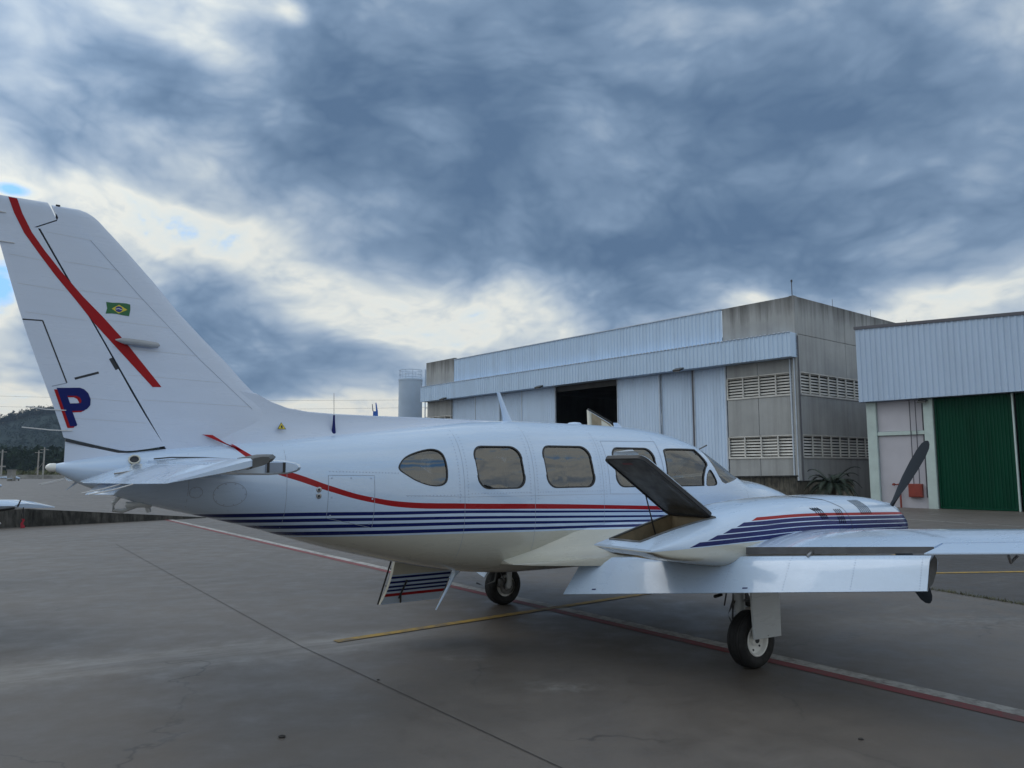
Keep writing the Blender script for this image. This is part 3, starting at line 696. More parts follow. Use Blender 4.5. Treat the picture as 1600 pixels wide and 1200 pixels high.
# sliding door leaves
def leaf(parent, x0, x1, y, z1, m, pitch=.22, frame=None):
    mb = MB(); mb.corrug(x0 + .07, x1 - .07, .05, z1, y, pitch, .025); o = mb.build('door_leaf', m, parent)
    mb = MB()
    for x in (x0 + .035, x1 - .035): mb.box((x, y - .01, z1 / 2 + .02), (.07, .11, z1 - .05))
    mb.box(((x0 + x1) / 2, y - .01, .06), (x1 - x0 - .14, .11, .09)); mb.build('leaf_frame', frame or M_TRIM, o)
for k, (x0, x1) in enumerate(((4.47, 6.70), (6.82, 9.25), (9.25, 12.76))): leaf(H1, x0, x1, -.20 - .14 * (k % 2), 7.66, M_LEAF)
for k, (x0, x1) in enumerate(((18.62, 22.3), (22.3, 24.9), (24.9, 28.0), (28.0, 31.28))): leaf(H1, x0, x1, -.20 - .14 * (k % 2), 7.66, M_LEAF)
slab(H1, 'track_post', 6.71, 6.81, -.30, -.12, 0, 7.64, M_CONDUIT)
# shell: back wall with a louvred light, far end wall, roof, inner face
bx0, bx1, bz0, bz1 = 38.9 - 14, 44.5 - 10, 6.75, 7.75
for x0, x1, z0, z1 in ((0.3, 25.0, 0, 10.8), (34.9, LEN - .3, 0, 10.8), (25.0, 34.9, 0, 6.6), (25.0, 34.9, 7.9, 10.8)):
    slab(H1, 'rear_wall', x0, x1, -DEP, -DEP + .2, z0, z1, M_SHADEW)
for k in range(5):
    slab(H1, 'rear_slat', 25.0, 34.9, -DEP + .05, -DEP + .12, 6.68 + k * .25, 6.80 + k * .25, M_SLAT)
slab(H1, 'end_wall', LEN - .28, LEN - .02, -DEP, -.44, 0, 11.0, M_CONC)
slab(H1, 'roof', .30, LEN - .3, -DEP, -.30, 9.2, 9.35, M_ROOF)
slab(H1, 'inner_lining', .62, .68, -DEP + .2, -.6, 0, 9.1, M_SHADEW)
slab(H1, 'door_header', 4.47, 31.28, -.52, -.46, 7.3, 9.1, M_SHADEW)
# downpipes at the corner, rooftop mast, lamps
for x, r in ((.42, .055), (.12, .03)):
    mb = MB(); mb.tube([(x, .06 if r < .05 else -.08, .0), (x, .06 if r < .05 else -.08, 7.6)], r, 8); mb.build('downpipe', M_TRIM, H1, 40)
mb = MB(); mb.tube([(-.05, -.12, 1.0), (-.05, -.12, 8.8)], .03, 8); mb.build('downpipe', M_CONDUIT, H1, 40)
mb = MB(); mb.tube([(.14, -.1, TOP - 2.0), (.14, -.1, 11.72)], .022, 6); mb.tube([(.14, -.1, 11.7), (.14, -.1, 11.82)], .05, 6); mb.build('rooftop_mast', M_LAMP, H1, 40)
for yy in (-4.4, -9.0, -14): mb = MB(); mb.tube([(.14, yy, TOP), (.14, yy, TOP + .45)], .012, 5); mb.build('lightning_rod', M_LAMP, H1, 40)
for x in (7.0, 19.2, 31.0): floodlight(H1, x, CY, 7.62, 1.15)

# ------------------------------------------------------------------ smaller hangar with green doors
H2 = tag(empty('hangar', (19.31, 35.45, 0), UA), 'low hangar at right with white ribbed fascia and dark green sliding doors', 'hangar', 'hangars beyond the apron')
ftop = lambda x: 8.66 - .052 * (3.12 - x)
mb = MB(); mb.corrug(-16, 3.12, 5.06, ftop, .40, .25, .03)
mb.add([(3.12, .40, 5.06), (3.12, -.3, 5.06), (3.12, -.3, ftop(3.12)), (3.12, .40, ftop(3.12))], [(0, 1, 2, 3)])
mb.add([(-16, .40, 5.06), (3.12, .40, 5.06), (3.12, -.2, 5.06), (-16, -.2, 5.06)], [(0, 1, 2, 3)]); mb.build('fascia_cladding', M_CLAD2, H2)
mb = MB(); mb.add([(-16, .46, ftop(-16)), (3.17, .46, ftop(3.17)), (3.17, .46, ftop(3.17) + .14), (-16, .46, ftop(-16) + .14), (-16, -.3, ftop(-16)), (3.17, -.3, ftop(3.17)), (3.17, -.3, ftop(3.17) + .14), (-16, -.3, ftop(-16) + .14)],
           [(0, 1, 2, 3), (5, 4, 7, 6), (1, 5, 6, 2), (3, 2, 6, 7), (0, 4, 5, 1)]); mb.build('roof_flashing', M_CONDUIT, H2)
slab(H2, 'pillar', 2.50, 2.96, -.35, .04, -.1, 5.05, M_TEAL); slab(H2, 'pillar', -.10, .31, -.35, .04, -.1, 5.05, M_TEAL)
slab(H2, 'tie_beam', .32, 2.49, -.25, .0, 3.40, 3.58, M_TEAL)
slab(H2, 'infill_wall', .32, 2.49, -.25, -.10, 3.59, 5.05, M_LILAC); slab(H2, 'infill_wall', .32, 2.49, -.25, -.10, -.1, 3.39, M_LILAC)
for x in (.91, .65):
    mb = MB(); mb.tube([(x, .03, 5.0), (x, .03, .95 if x > .8 else 1.1)], .022, 6); mb.build('conduit', M_CONDUIT, H2, 40)
mb = MB(); mb.tube([(.38, -.06, .5), (.38, -.06, 5.0)], .03, 6); mb.build('conduit', M_CONDUIT, H2, 40)
o = slab(H2, 'hose_cabinet', .55, 1.15, -.10, .10, .5, 1.12, M_FIRE); slab(o, 'cabinet_door', .60, 1.10, .10, .115, .55, 1.07, M_FIRE)
mb = MB(); mb.tube([(1.55, .02, 0), (1.55, .02, 1.0), (1.60, .03, 1.08), (1.86, .03, 1.08)], .045, 8); mb.tube([(1.80, .03, 1.08), (1.80, .16, 1.08)], .06, 8); mb.build('hydrant_pipe', M_FIRE, H2, 50)
leaf(H2, -3.28, -.16, -.10, 5.04, M_GDOOR, .14, M_GDOOR); leaf(H2, -8.6, -3.40, -.26, 5.04, M_GDOOR, .14, M_GDOOR); leaf(H2, -14.0, -8.6, -.10, 5.04, M_GDOOR, .14, M_GDOOR)
mb = MB(); mb.box((-3.34, -.02, 2.52), (.06, .12, 5.04)); mb.build('seam_post', M_TEAL, H2)
slab(H2, 'side_wall', 2.72, 2.95, -26, -.36, -.1, 7.6, M_LILAC); slab(H2, 'side_wall', -16, -15.8, -26, -.3, -.1, 7.4, M_LILAC)
slab(H2, 'rear_wall', -15.8, 2.7, -26.2, -26, 0, 7.4, M_LILAC); slab(H2, 'roof', -16, 3.0, -26.2, -.3, 7.61, 7.7, M_ROOF)
floodlight(H2, .24, .02, 4.93, .8)

# stained garden walls and the cycad between the hangars
def mould_fn(t, b):
    v = objco(t); x, y, z = t.sep(v); st = t.noise(t.v('MULTIPLY', v, (5, 5, .5)), 1.0, 7, .7); n = t.noise(v, 3, 5, .6)
    c = t.mix(t.mr(n, .35, .65, 0, 1), (.10, .088, .068), (.25, .215, .16))
    c = t.mix(t.mr(t.m('MULTIPLY_ADD', t.m('SUBTRACT', st, .5), 2.0, z), .9, 1.6, 0, .95), c, (.02, .019, .017))
    c = t.mix(t.m('MULTIPLY', t.mr(st, .5, .7, 0, 1), .6), c, (.03, .028, .024)); t.put(b.inputs['Base Color'], c); t.put(b.inputs['Normal'], t.bump(n, .4, .02))
M_MOULD = mat('mouldy_concrete', (.15, .13, .1), .95, fn=mould_fn)
e = tag(empty('garden_wall', (9.0, 32.2, 0), R(40)), 'black stained concrete wall below the large hangar corner', 'wall', 'stained low walls')
mb = MB(); mb.box((2.6, 0, .74), (5.2, .22, 1.48), bev=.02); mb.build('wall_face', M_MOULD, e); mb = MB(); mb.box((2.6, 0, 1.5), (5.26, .28, .07), bev=.01); mb.build('coping', M_KERB, e)
e = tag(empty('garden_wall', (13.05, 35.7, 0), R(24)), 'lower stained concrete wall behind the cycad between the hangars', 'wall', 'stained low walls')
mb = MB(); mb.box((1.75, 0, .62), (3.5, .2, 1.24), bev=.02); mb.build('wall_face', M_MOULD, e); mb = MB(); mb.box((1.75, 0, 1.26), (3.56, .26, .06), bev=.01); mb.build('coping', M_KERB, e)
M_FROND = MM('cycad_frond', (.012, .026, .012), .4, 6, .6); M_TRUNK = MM('cycad_trunk', (.06, .045, .03), .4, 10, .95, bump=.6, bsc=25)
cy = tag(empty('cycad', (14.25, 34.6, 0)), 'dark green cycad palm with arching fronds between the two hangars', 'plant')
mb = MB(); mb.lathe([(.01, 0), (.17, 0), (.19, .4), (.16, .8), (.12, 1.0), (.01, 1.05)], n=12); mb.build('trunk', M_TRUNK, cy, 50)
for k in range(40):
    a = k * 2.39996; lift = .95 - .05 * (k % 13) ; L = 1.2 + .35 * rng.random(); mb = MB(); P = []
    for j in range(9):
        f = j / 8; r = L * f * (1 - .18 * f); P.append(Vector((r * math.cos(a), r * math.sin(a), 1.05 + L * (lift * f * (.7 + .8 * (k % 5) / 4) - .9 * f * f))))
    mb.tube(P, [.014] * 5 + [.009] * 4, 4)
    sd_ = Vector((-math.sin(a), math.cos(a), 0))
    for j in range(2, 33):
        f = j / 33 * 8; i = min(int(f), 7); p = P[i].lerp(P[i + 1], f - i); d = (P[i + 1] - P[i]).normalized(); ll = .24 * math.sin(math.pi * min(1, j / 33 * .9 + .1)) + .03
        for s_ in (-1, 1):
            tip = p + (sd_ * s_ * .8 + d * .55 + Vector((0, 0, .18))).normalized() * ll
            mb.add([p - d * .022, p + d * .022, tip], [(0, 1, 2)])
    mb.build('frond', M_FROND, cy, fix=False)

# water tank beyond the large hangar
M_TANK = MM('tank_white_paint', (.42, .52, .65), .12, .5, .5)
tk = tag(empty('water_tank', (-9.95, 75, 0)), 'pale cylindrical water tank with top railing beside the large hangar', 'tank')
mb = MB(); mb.lathe([(.0, 0), (1.15, 0), (1.15, 10.45), (1.18, 10.45), (1.18, 10.6), (.9, 10.75), (.0, 10.85)], n=40); mb.build('tank_shell', M_TANK, tk, 35)
mb = MB()
for k in range(10):
    a = k * 2 * math.pi / 10; mb.tube([(1.1 * math.cos(a), 1.1 * math.sin(a), 10.6), (1.1 * math.cos(a), 1.1 * math.sin(a), 11.5)], .025, 5)
for z in (11.05, 11.5):
    mb.tube([(1.1 * math.cos(a), 1.1 * math.sin(a), z) for a in np.linspace(0, 2 * math.pi, 31)], .025, 5)
mb.build('railing', M_TANK, tk, 50)
mb = MB()
for s_ in (-.2, .2): mb.tube([(1.45, s_, 0), (1.45, s_, 11.6)], .03, 5)
for z in np.arange(.3, 11.4, .3): mb.tube([(1.45, -.2, z), (1.45, .2, z)], .015, 4)
for z in np.arange(2.4, 11.6, .9): mb.tube([(1.45 + .38 * math.sin(a), .38 * math.cos(a), z) for a in np.linspace(0, math.pi, 9)], .014, 4)
mb.build('ladder', M_TANK, tk, 50)
mb = MB()
for z in (5.7, 8.9): mb.box((1.3, 0, z), (.34, .46, .05))
mb.build('ladder_bracket', M_CONDUIT, tk)
# ------------------------------------------------------------------ the twin engine aircraft (X forward, Y left, Z up)
AC = tag(empty('airplane', (1.091, 9.2486, 0), .6055), 'white twin engine propeller aircraft with red and navy stripes parked on the apron', 'airplane', 'light aircraft')
FS = [(-5.66,1.915,1.86,.03,1.888,2.0),(-5.5,1.95,1.765,.085,1.87,2.0),(-5.2,2.0,1.645,.15,1.85,2.05),(-4.9,2.04,1.555,.205,1.82,2.1),
(-4.5,2.085,1.455,.275,1.78,2.15),(-4.1,2.125,1.345,.345,1.74,2.2),(-3.5,2.19,1.155,.455,1.67,2.25),(-2.9,2.255,1.0,.555,1.59,2.3),
(-2.4,2.31,.89,.62,1.53,2.4),(-1.9,2.36,.81,.65,1.5,2.5),(-1.4,2.385,.775,.66,1.48,2.55),(-.4,2.38,.765,.66,1.48,2.55),(.4,2.35,.765,.66,1.48,2.55),
(.9,2.285,.77,.65,1.48,2.5),(1.3,2.175,.775,.635,1.47,2.45),(1.5,2.075,.78,.625,1.46,2.4),(1.8,1.90,.785,.605,1.43,2.35),(2.05,1.765,.79,.585,1.4,2.3),
(2.2,1.735,.795,.57,1.37,2.25),(2.6,1.68,.81,.52,1.31,2.2),(3.0,1.59,.83,.455,1.24,2.15),(3.4,1.46,.855,.37,1.17,2.1),(3.8,1.31,.89,.265,1.1,2.05),
(4.15,1.16,.935,.14,1.05,2.0),(4.36,1.05,.99,.035,1.02,2.0)]
FB = Body(FS)
fb = MB(); xs = list(np.arange(-5.66, 4.3, .07)) + [4.3, 4.36]
fb.loft(FB.rings(xs, 88), True, True, True, 0)
ix = list(np.arange(-3.05, 2.0, .1)); fb.loft([r[::-1] for r in FB.rings(ix, 56, -.035)], True, True, True, 1)
fus = fb.build('fuselage', [M_FUS, M_CABIN], AC, fix=False)
win1 = smooth_poly([(-2.95,1.896),(-2.89,1.967),(-2.79,2.016),(-2.64,2.054),(-2.55,2.05),(-2.497,2.01),(-2.478,1.93),(-2.478,1.82),(-2.50,1.742),(-2.57,1.708),(-2.68,1.717),(-2.80,1.76),(-2.89,1.814),(-2.945,1.855)], 3)
win2 = rrect(-2.175, -1.625, 1.672, 2.093, .115, 6, -.05)
win2 = [(x + .02, z) for x, z in win2]
win3 = rrect(-1.345, -.695, 1.670, 2.107, .115, 6, -.05); win3 = [(x + .01, z) for x, z in win3]
win4 = rrect(-.385, .27, 1.662, 2.10, .115, 6, -.02)
win5 = smooth_poly([(.44,2.04),(.47,2.085),(.6,2.098),(1.04,2.098),(1.10,2.075),(1.19,1.93),(1.12,1.86),(1.05,1.76),(1.03,1.672),(.98,1.658),(.5,1.662),(.42,1.68),(.405,1.75),(.42,1.9)], 3)
win6 = smooth_poly([(1.205,1.85),(1.26,1.775),(1.285,1.70),(1.26,1.662),(1.16,1.655),(1.085,1.66),(1.082,1.70),(1.12,1.79)], 3)
wsh = [(1.20,2.5),(1.215,2.16),(1.27,1.98),(1.345,1.77),(1.39,1.70),(1.45,1.675),(1.54,1.69),(1.8,1.738),(2.10,1.785),(2.3,1.95),(2.0,2.5)]
cut = MB()
for w in (win1, win2, win3, win4, win5, win6, wsh): cut.prism(w, -.9, .9)
cut.prism([(-2.46,.90),(-1.74,.90),(-1.74,1.52),(-2.46,1.52)], .25, .95)
co = cut.build('cutter', [M_CABIN], AC)
boolean(fus, co); fus.data.shade_smooth(); fus.data.set_sharp_from_angle(angle=R(32))
def pane(name, poly, m, parent, side, depth=.010, seal=True, label=None, rings=7):
    c = np.mean(np.array(poly), axis=0); P = scale_poly(poly, 1.04); vs = []; n = len(P); fs = []
    for j in range(rings):
        k = 1 - j / rings
        for q in P:
            x, z = c + (np.array(q) - c) * k; vs.append(FB.on(x, z, side, -depth))
    vs.append(FB.on(c[0], c[1], side, -depth))
    for j in range(rings - 1):
        for k in range(n): fs.append((j * n + k, j * n + (k + 1) % n, (j + 1) * n + (k + 1) % n, (j + 1) * n + k))
    for k in range(n): fs.append(((rings - 1) * n + k, (rings - 1) * n + (k + 1) % n, rings * n))
    mb = MB(); mb.add(vs, fs); o = mb.build(name, m, parent, 60, label)
    if seal:
        a, b_ = scale_poly(poly, 1.015), scale_poly(poly, .955); r = []
        for q, q2 in zip(a, b_): r.append([FB.on(*q, side, .0015), FB.on(*q2, side, .0025), FB.on(*q2, side, -.02), FB.on(*q, side, -.02)])
        sm = MB(); sm.loft(r + [r[0]], True, False, False); sm.build('window_seal', M_SEAL, o, 40)
    return o
for side in (-1, 1):
    pane('cabin_window', win1, M_GLASS, AC, side, label='teardrop shaped rear cabin window')
    for w in (win2, win3, win4): pane('cabin_window', w, M_GLASS, AC, side)
    pane('cockpit_window', win5, M_CGLASS, AC, side); pane('vent_window', win6, M_CGLASS, AC, side)
# wrap round windscreen: skin patch inside the opening, on the roof and both sides
wv = MB(); xs2 = np.linspace(1.19, 2.16, 40); nth = 60; grid = [[FB.pt(x, math.pi * (k + .5) / nth, -.008) for k in range(nth)] for x in xs2]
wp = scale_poly(wsh, 1.03)
for i in range(len(xs2) - 1):
    for k in range(nth - 1):
        q = [grid[i][k], grid[i][k + 1], grid[i + 1][k + 1], grid[i + 1][k]]
        if inside(wp, sum(p[0] for p in q) / 4, sum(p[2] for p in q) / 4): wv.add(q, [(0, 1, 2, 3)])
wo_ = wv.build('windscreen', M_CGLASS, AC, 60)
pm = MB(); pm.loft([[Vector(FB.pt(x, math.pi / 2 + t, o_)) for t, o_ in ((-.05, -.01), (-.05, .004), (.05, .004), (.05, -.01))] for x in np.linspace(1.2, 2.13, 16)]); pm.build('centre_post', M_WHITE, wo_, 40)
# thin temperature probe on the windscreen
mb = MB(); mb.tube([(1.18, -.44, 2.10), (1.26, -.50, 2.15)], .009, 6); mb.build('temperature_probe', M_GREYM, AC, 50)

# cabin: floor, bulkhead, seats, panel
mb = MB(); mb.box((-.2, 0, 1.0), (4.0, .84, .03)); mb.build('cabin_floor', M_CABIN, AC)
mb = MB(); mb.box((1.52, 0, 1.42), (.10, .95, .38), bev=.03); mb.box((1.62, 0, 1.60), (.3, .9, .05), bev=.02); mb.build('instrument_panel', M_LIDIN, AC)
seat0 = None
for (x, y) in ((.70, -.3), (.70, .3), (-.30, -.32), (-.30, .32), (-1.15, -.32), (-1.15, .32), (-2.05, -.32)):
    if seat0 is None:
        mb = MB(); mb.box((0, 0, .30), (.46, .44, .14), bev=.04); mb.box((-.24, 0, .66), (.13, .42, .66), Matrix.Rotation(R(-10), 3, 'Y'), bev=.05); mb.box((-.32, 0, 1.04), (.10, .26, .16), bev=.04)
        for sx in (-.15, .15):
            for sy in (-.16, .16): mb.tube([(sx, sy, 0), (sx, sy, .25)], .018, 6)
        seat0 = mb.build('cabin_seat', M_SEAT, AC, 40); o = seat0
    else: o = seat0.copy(); COL.objects.link(o)
    o.location = (x, y * .8, 1.0)
mb = MB(); mb.tube([(1.3, -.32 + .15 * math.cos(a), 1.5 + .12 * math.sin(a)) for a in np.linspace(R(-60), R(240), 14)], .014, 6); mb.tube([(1.3, -.32, 1.45), (1.5, -.32, 1.42)], .02, 6); mb.build('control_yoke', M_SEAL, AC, 50)

# panel seams, hatches, rivets on both sides
for side in (-1, 1):
    def seam(pts, w):
        sm = MB(); FB.ribbon(sm, pts, w, side); sm.build('panel_seam', M_SEAM, AC, fix=False)
    for x, z0, z1 in ((-4.72, 1.56, 2.0), (-3.95, 1.36, 2.08), (-2.31, .95, 2.25), (-1.50, .85, 2.3), (-.58, .85, 2.3), (.36, 1.5, 2.28), (1.9, .9, 1.62)): seam([(x, z0), (x, z1)], .003)
    seam([(-3.60, 1.815), (-3.19, 1.81), (-3.19, 1.34), (-3.60, 1.44), (-3.60, 1.815)], .004)
    seam([(-.49, 2.17), (.37, 2.18), (.36, 1.575), (-.49, 1.592), (-.49, 2.17)], .004)
    seam([(-2.9, 1.625), (-2.3, 1.60), (-.5, 1.592)], .0025)
    for cx, cz, rx, rz in ((-4.66, 1.68, .05, .045), (-4.40, 1.66, .13, .10)):
        seam([(cx + rx * math.cos(a), cz + rz * math.sin(a)) for a in np.linspace(0, 2 * math.pi, 25)], .0032)
    rv = MB()
    def rivrow(a, b, k, r=.006):
        for i in range(k):
            f = (i + .5) / k; x, z = a[0] + (b[0] - a[0]) * f, a[1] + (b[1] - a[1]) * f; nn_ = FB.nrm(x, z, side); p = FB.on(x, z, side, .0015)
            e1 = nn_.cross(Vector((0, 0, 1))).normalized(); e2 = nn_.cross(e1)
            rv.add([p + (e1 * math.cos(a_) + e2 * math.sin(a_)) * r for a_ in np.linspace(0, 2 * math.pi, 6, endpoint=False)] + [p + nn_ * .0015], [(j, (j + 1) % 6, 6) for j in range(6)])
    rivrow((-3.6, 1.85), (-2.95, 1.83), 22); rivrow((-2.9, 1.62), (-2.33, 1.62), 16); rivrow((-2.25, 1.63), (-1.55, 1.63), 20); rivrow((-1.45, 1.63), (-.55, 1.63), 26)
    for x in (-2.36, -2.27, -1.55, -1.46, -.62, -.54): rivrow((x, 1.55), (x, 2.22), 22)
    for x, z in ((-3.57, 1.79), (-3.4, 1.79), (-3.22, 1.785), (-3.21, 1.6), (-3.22, 1.38), (-3.4, 1.40), (-3.57, 1.46), (-3.57, 1.62)): rivrow((x - .001, z), (x + .001, z), 1, .009)
    for k in range(10):
        a = k * .628; rivrow((-4.40 + .12 * math.cos(a), 1.66 + .09 * math.sin(a)), (-4.40 + .12 * math.cos(a) + .001, 1.66 + .09 * math.sin(a)), 1, .007)
        if k % 2: rivrow((-4.66 + .046 * math.cos(a), 1.68 + .04 * math.sin(a)), (-4.659 + .046 * math.cos(a), 1.68 + .04 * math.sin(a)), 1, .007)
    rv.build('rivet_rows', M_RIVET, AC, kind='stuff', fix=False)
    # round access ports below the red stripe
    for z in (1.690, 1.635):
        p = FB.on(-3.68, z, side, 0); nn_ = FB.nrm(-3.68, z, side); mb = MB(); mb.lathe([(.024, -.004), (.024, .003), (.018, .005), (.0, .004)], p, nn_, 16); o = mb.build('drain_port', M_STEEL, AC, 40)
        mb = MB(); mb.lathe([(.011, .0045), (.011, .0065), (.0, .0065)], p, nn_, 12); mb.build('port_core', M_GAP, o, 40)

# belly and wing root fillets
for side in (-1, 1):
    rows = []
    for X, zt, yo, zo, zb in ((-1.78, .965, .66, .935, .93), (-1.6, 1.02, .72, .94, .915), (-1.3, 1.115, .86, .955, .905), (-1.0, 1.215, 1.02, .975, .90), (-.7, 1.27, 1.2, 1.0, .90), (-.4, 1.29, 1.35, 1.03, .88), (0, 1.30, 1.45, 1.05, .85), (.6, 1.28, 1.5, 1.04, .84), (1.4, 1.2, 1.3, .98, .86), (1.9, 1.02, .75, .93, .9)):
        yf = FB.y(X, zt) - .012; r = []
        for k in range(13):
            f = k / 12; yy = yf + (yo - yf) * f; zz = zo + (zt - zo) * (1 - f) ** 2.3; r.append((X, side * yy, zz))
        r += [(X, side * (yo + .004), (zo + zb) / 2), (X, side * yo, zb), (X, side * (FB.y(X, zb) * .8), zb - .012), (X, side * .3, zt - .05)]
        rows.append(r)
    mb = MB(); mb.loft(rows); mb.build('wing_root_fillet', M_FUS, AC, 38)

# ------------------------------------------------------------------ tail
f_le = pchip([1.9, 2.2, 2.41, 2.53, 2.84, 3.135, 3.445, 3.73, 3.835, 3.925, 3.955, 3.972], [-3.60, -3.78, -3.96, -4.13, -4.435, -4.745, -5.02, -5.29, -5.395, -5.49, -5.545, -5.61])
f_te = pchip([1.93, 2.09, 2.49, 3.02, 3.58, 3.99], [-5.585, -5.63, -5.76, -5.94, -6.11, -6.235])
f_hg = lambda z: -4.885 - (z - 2.045) * .575
def t_fin(x, z):
    le, te = float(f_le(z)), float(f_te(z)); c = le - te; f = min(max((le - x) / c, 0), 1)
    return max(.085 * c * 5 * (.2969 * math.sqrt(f) - .126 * f - .3516 * f * f + .2843 * f ** 3 - .1036 * f ** 4), .0025)
def vpiece(name, zs, front, rear, m, parent, zoff=lambda x: 0.0, nu=18, zref=None, crown=0.0, sharp=True):
    rings = []; z0, z1 = zs[0], zs[-1]
    for z in zs:
        k = (1 - (z - z0) / (z1 - z0)) ** 3; fr, re = front(z), rear(z); a, b_ = [], []
        for i in range(nu + 1):
            u = i / nu; u = u if not sharp else .5 * u + .5 * u ** 1.7; x = fr + (re - fr) * u; zz = z + zoff(x) * k; h = t_fin(x, zz)
            if crown and z1 - z < crown: h *= math.sqrt(max(0.02, 1 - (1 - (z1 - z) / crown) ** 2))
            a.append((x, -h, zz)); b_.append((x, h, zz))
        rings.append(a + b_[::-1])
    mb = MB(); mb.loft(rings); return mb.build(name, m, parent, 34)
F_hinge = lambda z: f_hg(z) if z < 3.78 else -5.745 - (z - 3.85) * .5
rud_bot = pchip([-5.7, -5.645, -5.481, -5.321, -5.157, -5.015, -4.894, -4.7], [2.135, 2.122, 2.08, 2.042, 2.013, 2.03, 2.053, 2.08])
fin_z = [1.9, 2.0, 2.1, 2.2, 2.3, 2.41, 2.47, 2.53, 2.65, 2.8, 3.0, 3.2, 3.45, 3.65, 3.76]
fin_lo = vpiece('fin', fin_z, lambda z: float(f_le(z)), lambda z: f_hg(z) + .010, M_FIN, AC, sharp=True)
mb_tip = vpiece('fin_tip', [3.7602, 3.80, 3.84, 3.87, 3.90, 3.93, 3.955, 3.97], lambda z: float(f_le(z)), lambda z: -5.735 - (z - 3.85) * .5 if z > 3.85 else -5.735 - (3.85 - z) * 1.75, M_FIN, fin_lo, crown=.03)
zr_ = [2.03, 2.12, 2.3, 2.5, 2.7, 2.9, 3.1, 3.3, 3.5, 3.7, 3.765]
rud = vpiece('rudder', zr_, lambda z: f_hg(z) - .006, lambda z: float(f_te(z)), M_FIN, AC, zoff=lambda x: float(rud_bot(x)) - 2.022, sharp=False)
vpiece('rudder_horn', [3.7652, 3.80, 3.85, 3.88, 3.91, 3.94, 3.97, 3.985], lambda z: (-5.755 - (z - 3.85) * .5 if z > 3.85 else -5.755 - (3.85 - z) * 1.75), lambda z: float(f_te(z)), M_FIN, rud, crown=.04, sharp=False)
# tail cone fairing below the rudder
vpiece('tail_fairing', [1.86, 1.92, 1.97, 2.004], lambda z: -4.80, lambda z: -5.56 - (z - 1.9) * .30, M_FIN, AC, sharp=False, zoff=lambda x: 0.0)
fa = MB(); rings = []
for x in np.linspace(-4.86, -5.60, 14):
    zt = float(rud_bot(x)) - .018; h = t_fin(x, 2.05) + .012; rings.append([(x, -h, 1.86), (x, -h, (1.9 + zt) / 2), (x, -h * .92, zt), (x, h * .92, zt), (x, h, (1.9 + zt) / 2), (x, h, 1.86)])
fa.loft(rings); fa.build('tail_fairing', M_FIN, AC, 34)
# dark gap filler on the hinge line and under the rudder
gp = MB()
for z0, z1 in ((2.0, 3.76),):
    gp.add([(f_hg(z0) + .02, -.03, z0), (f_hg(z0) - .02, -.03, z0), (f_hg(z1) - .02, -.012, z1), (f_hg(z1) + .02, -.012, z1), (f_hg(z0) + .02, .03, z0), (f_hg(z0) - .02, .03, z0), (f_hg(z1) - .02, .012, z1), (f_hg(z1) + .02, .012, z1)],
           [(0, 1, 2, 3), (4, 7, 6, 5), (0, 3, 7, 4), (1, 5, 6, 2), (0, 4, 5, 1), (3, 2, 6, 7)])
gp.prism([(-5.88, 3.755), (-5.73, 3.84), (-5.735, 3.98), (-5.765, 3.98), (-5.76, 3.85), (-5.885, 3.77)], -.012, .012)
gp.prism([(-4.88, 2.05), (-5.015, 2.03), (-5.157, 2.013), (-5.321, 2.042), (-5.6, 2.112), (-5.6, 2.09), (-5.321, 2.02), (-5.157, 1.99), (-4.88, 2.02)], -.03, .03)
gp.build('hinge_gap', M_GAP, AC)
# decals on the fin, each following the skin on the right and left side
def decal(name, polys, parent, side, off=.0022, div=.05):
    """polys: list of (polygon, material); laid on the fin skin as fine triangles"""
    bm_mats = []; mb = MB()
    for poly, m, o_ in polys:
        if m not in bm_mats: bm_mats.append(m)
        bm = bmesh.new(); vs = [bm.verts.new((x, 0, z)) for x, z in poly]; bm.faces.new(vs); bmesh.ops.triangulate(bm, faces=bm.faces)
        for _ in range(6):
            ed = [e for e in bm.edges if e.calc_length() > div]
            if not ed: break
            bmesh.ops.subdivide_edges(bm, edges=ed, cuts=1); bmesh.ops.triangulate(bm, faces=bm.faces)
        bm.verts.index_update()
        mb.add([(v.co.x, side * (t_fin(v.co.x, v.co.z) + off + o_), v.co.z) for v in bm.verts], [tuple(v.index for v in f.verts) for f in bm.faces], bm_mats.index(m)); bm.free()
    return mb.build(name, bm_mats, parent, fix=False)
redL = [(-6.085,3.978),(-6.041,3.859),(-5.966,3.709),(-5.865,3.568),(-5.748,3.410),(-5.583,3.210),(-5.458,3.052),(-5.292,2.869),(-4.999,2.550)]
redR = [(-6.027,3.974),(-5.987,3.864),(-5.916,3.723),(-5.823,3.590),(-5.706,3.442),(-5.536,3.247),(-5.396,3.106),(-5.228,2.922),(-4.931,2.554)]
segs = [([redL[i], redR[i], redR[i + 1], redL[i + 1]], M_RED, 0) for i in range(len(redL) - 1)]
Po = [(-5.682,2.509),(-5.524,2.518),(-5.493,2.507),(-5.463,2.477),(-5.444,2.430),(-5.444,2.382),(-5.464,2.352),(-5.488,2.337),(-5.567,2.332),(-5.526,2.223),(-5.532,2.212),(-5.573,2.209),(-5.577,2.215)]
Ph = [(-5.606,2.450),(-5.544,2.453),(-5.520,2.440),(-5.506,2.414),(-5.511,2.396),(-5.584,2.390)]
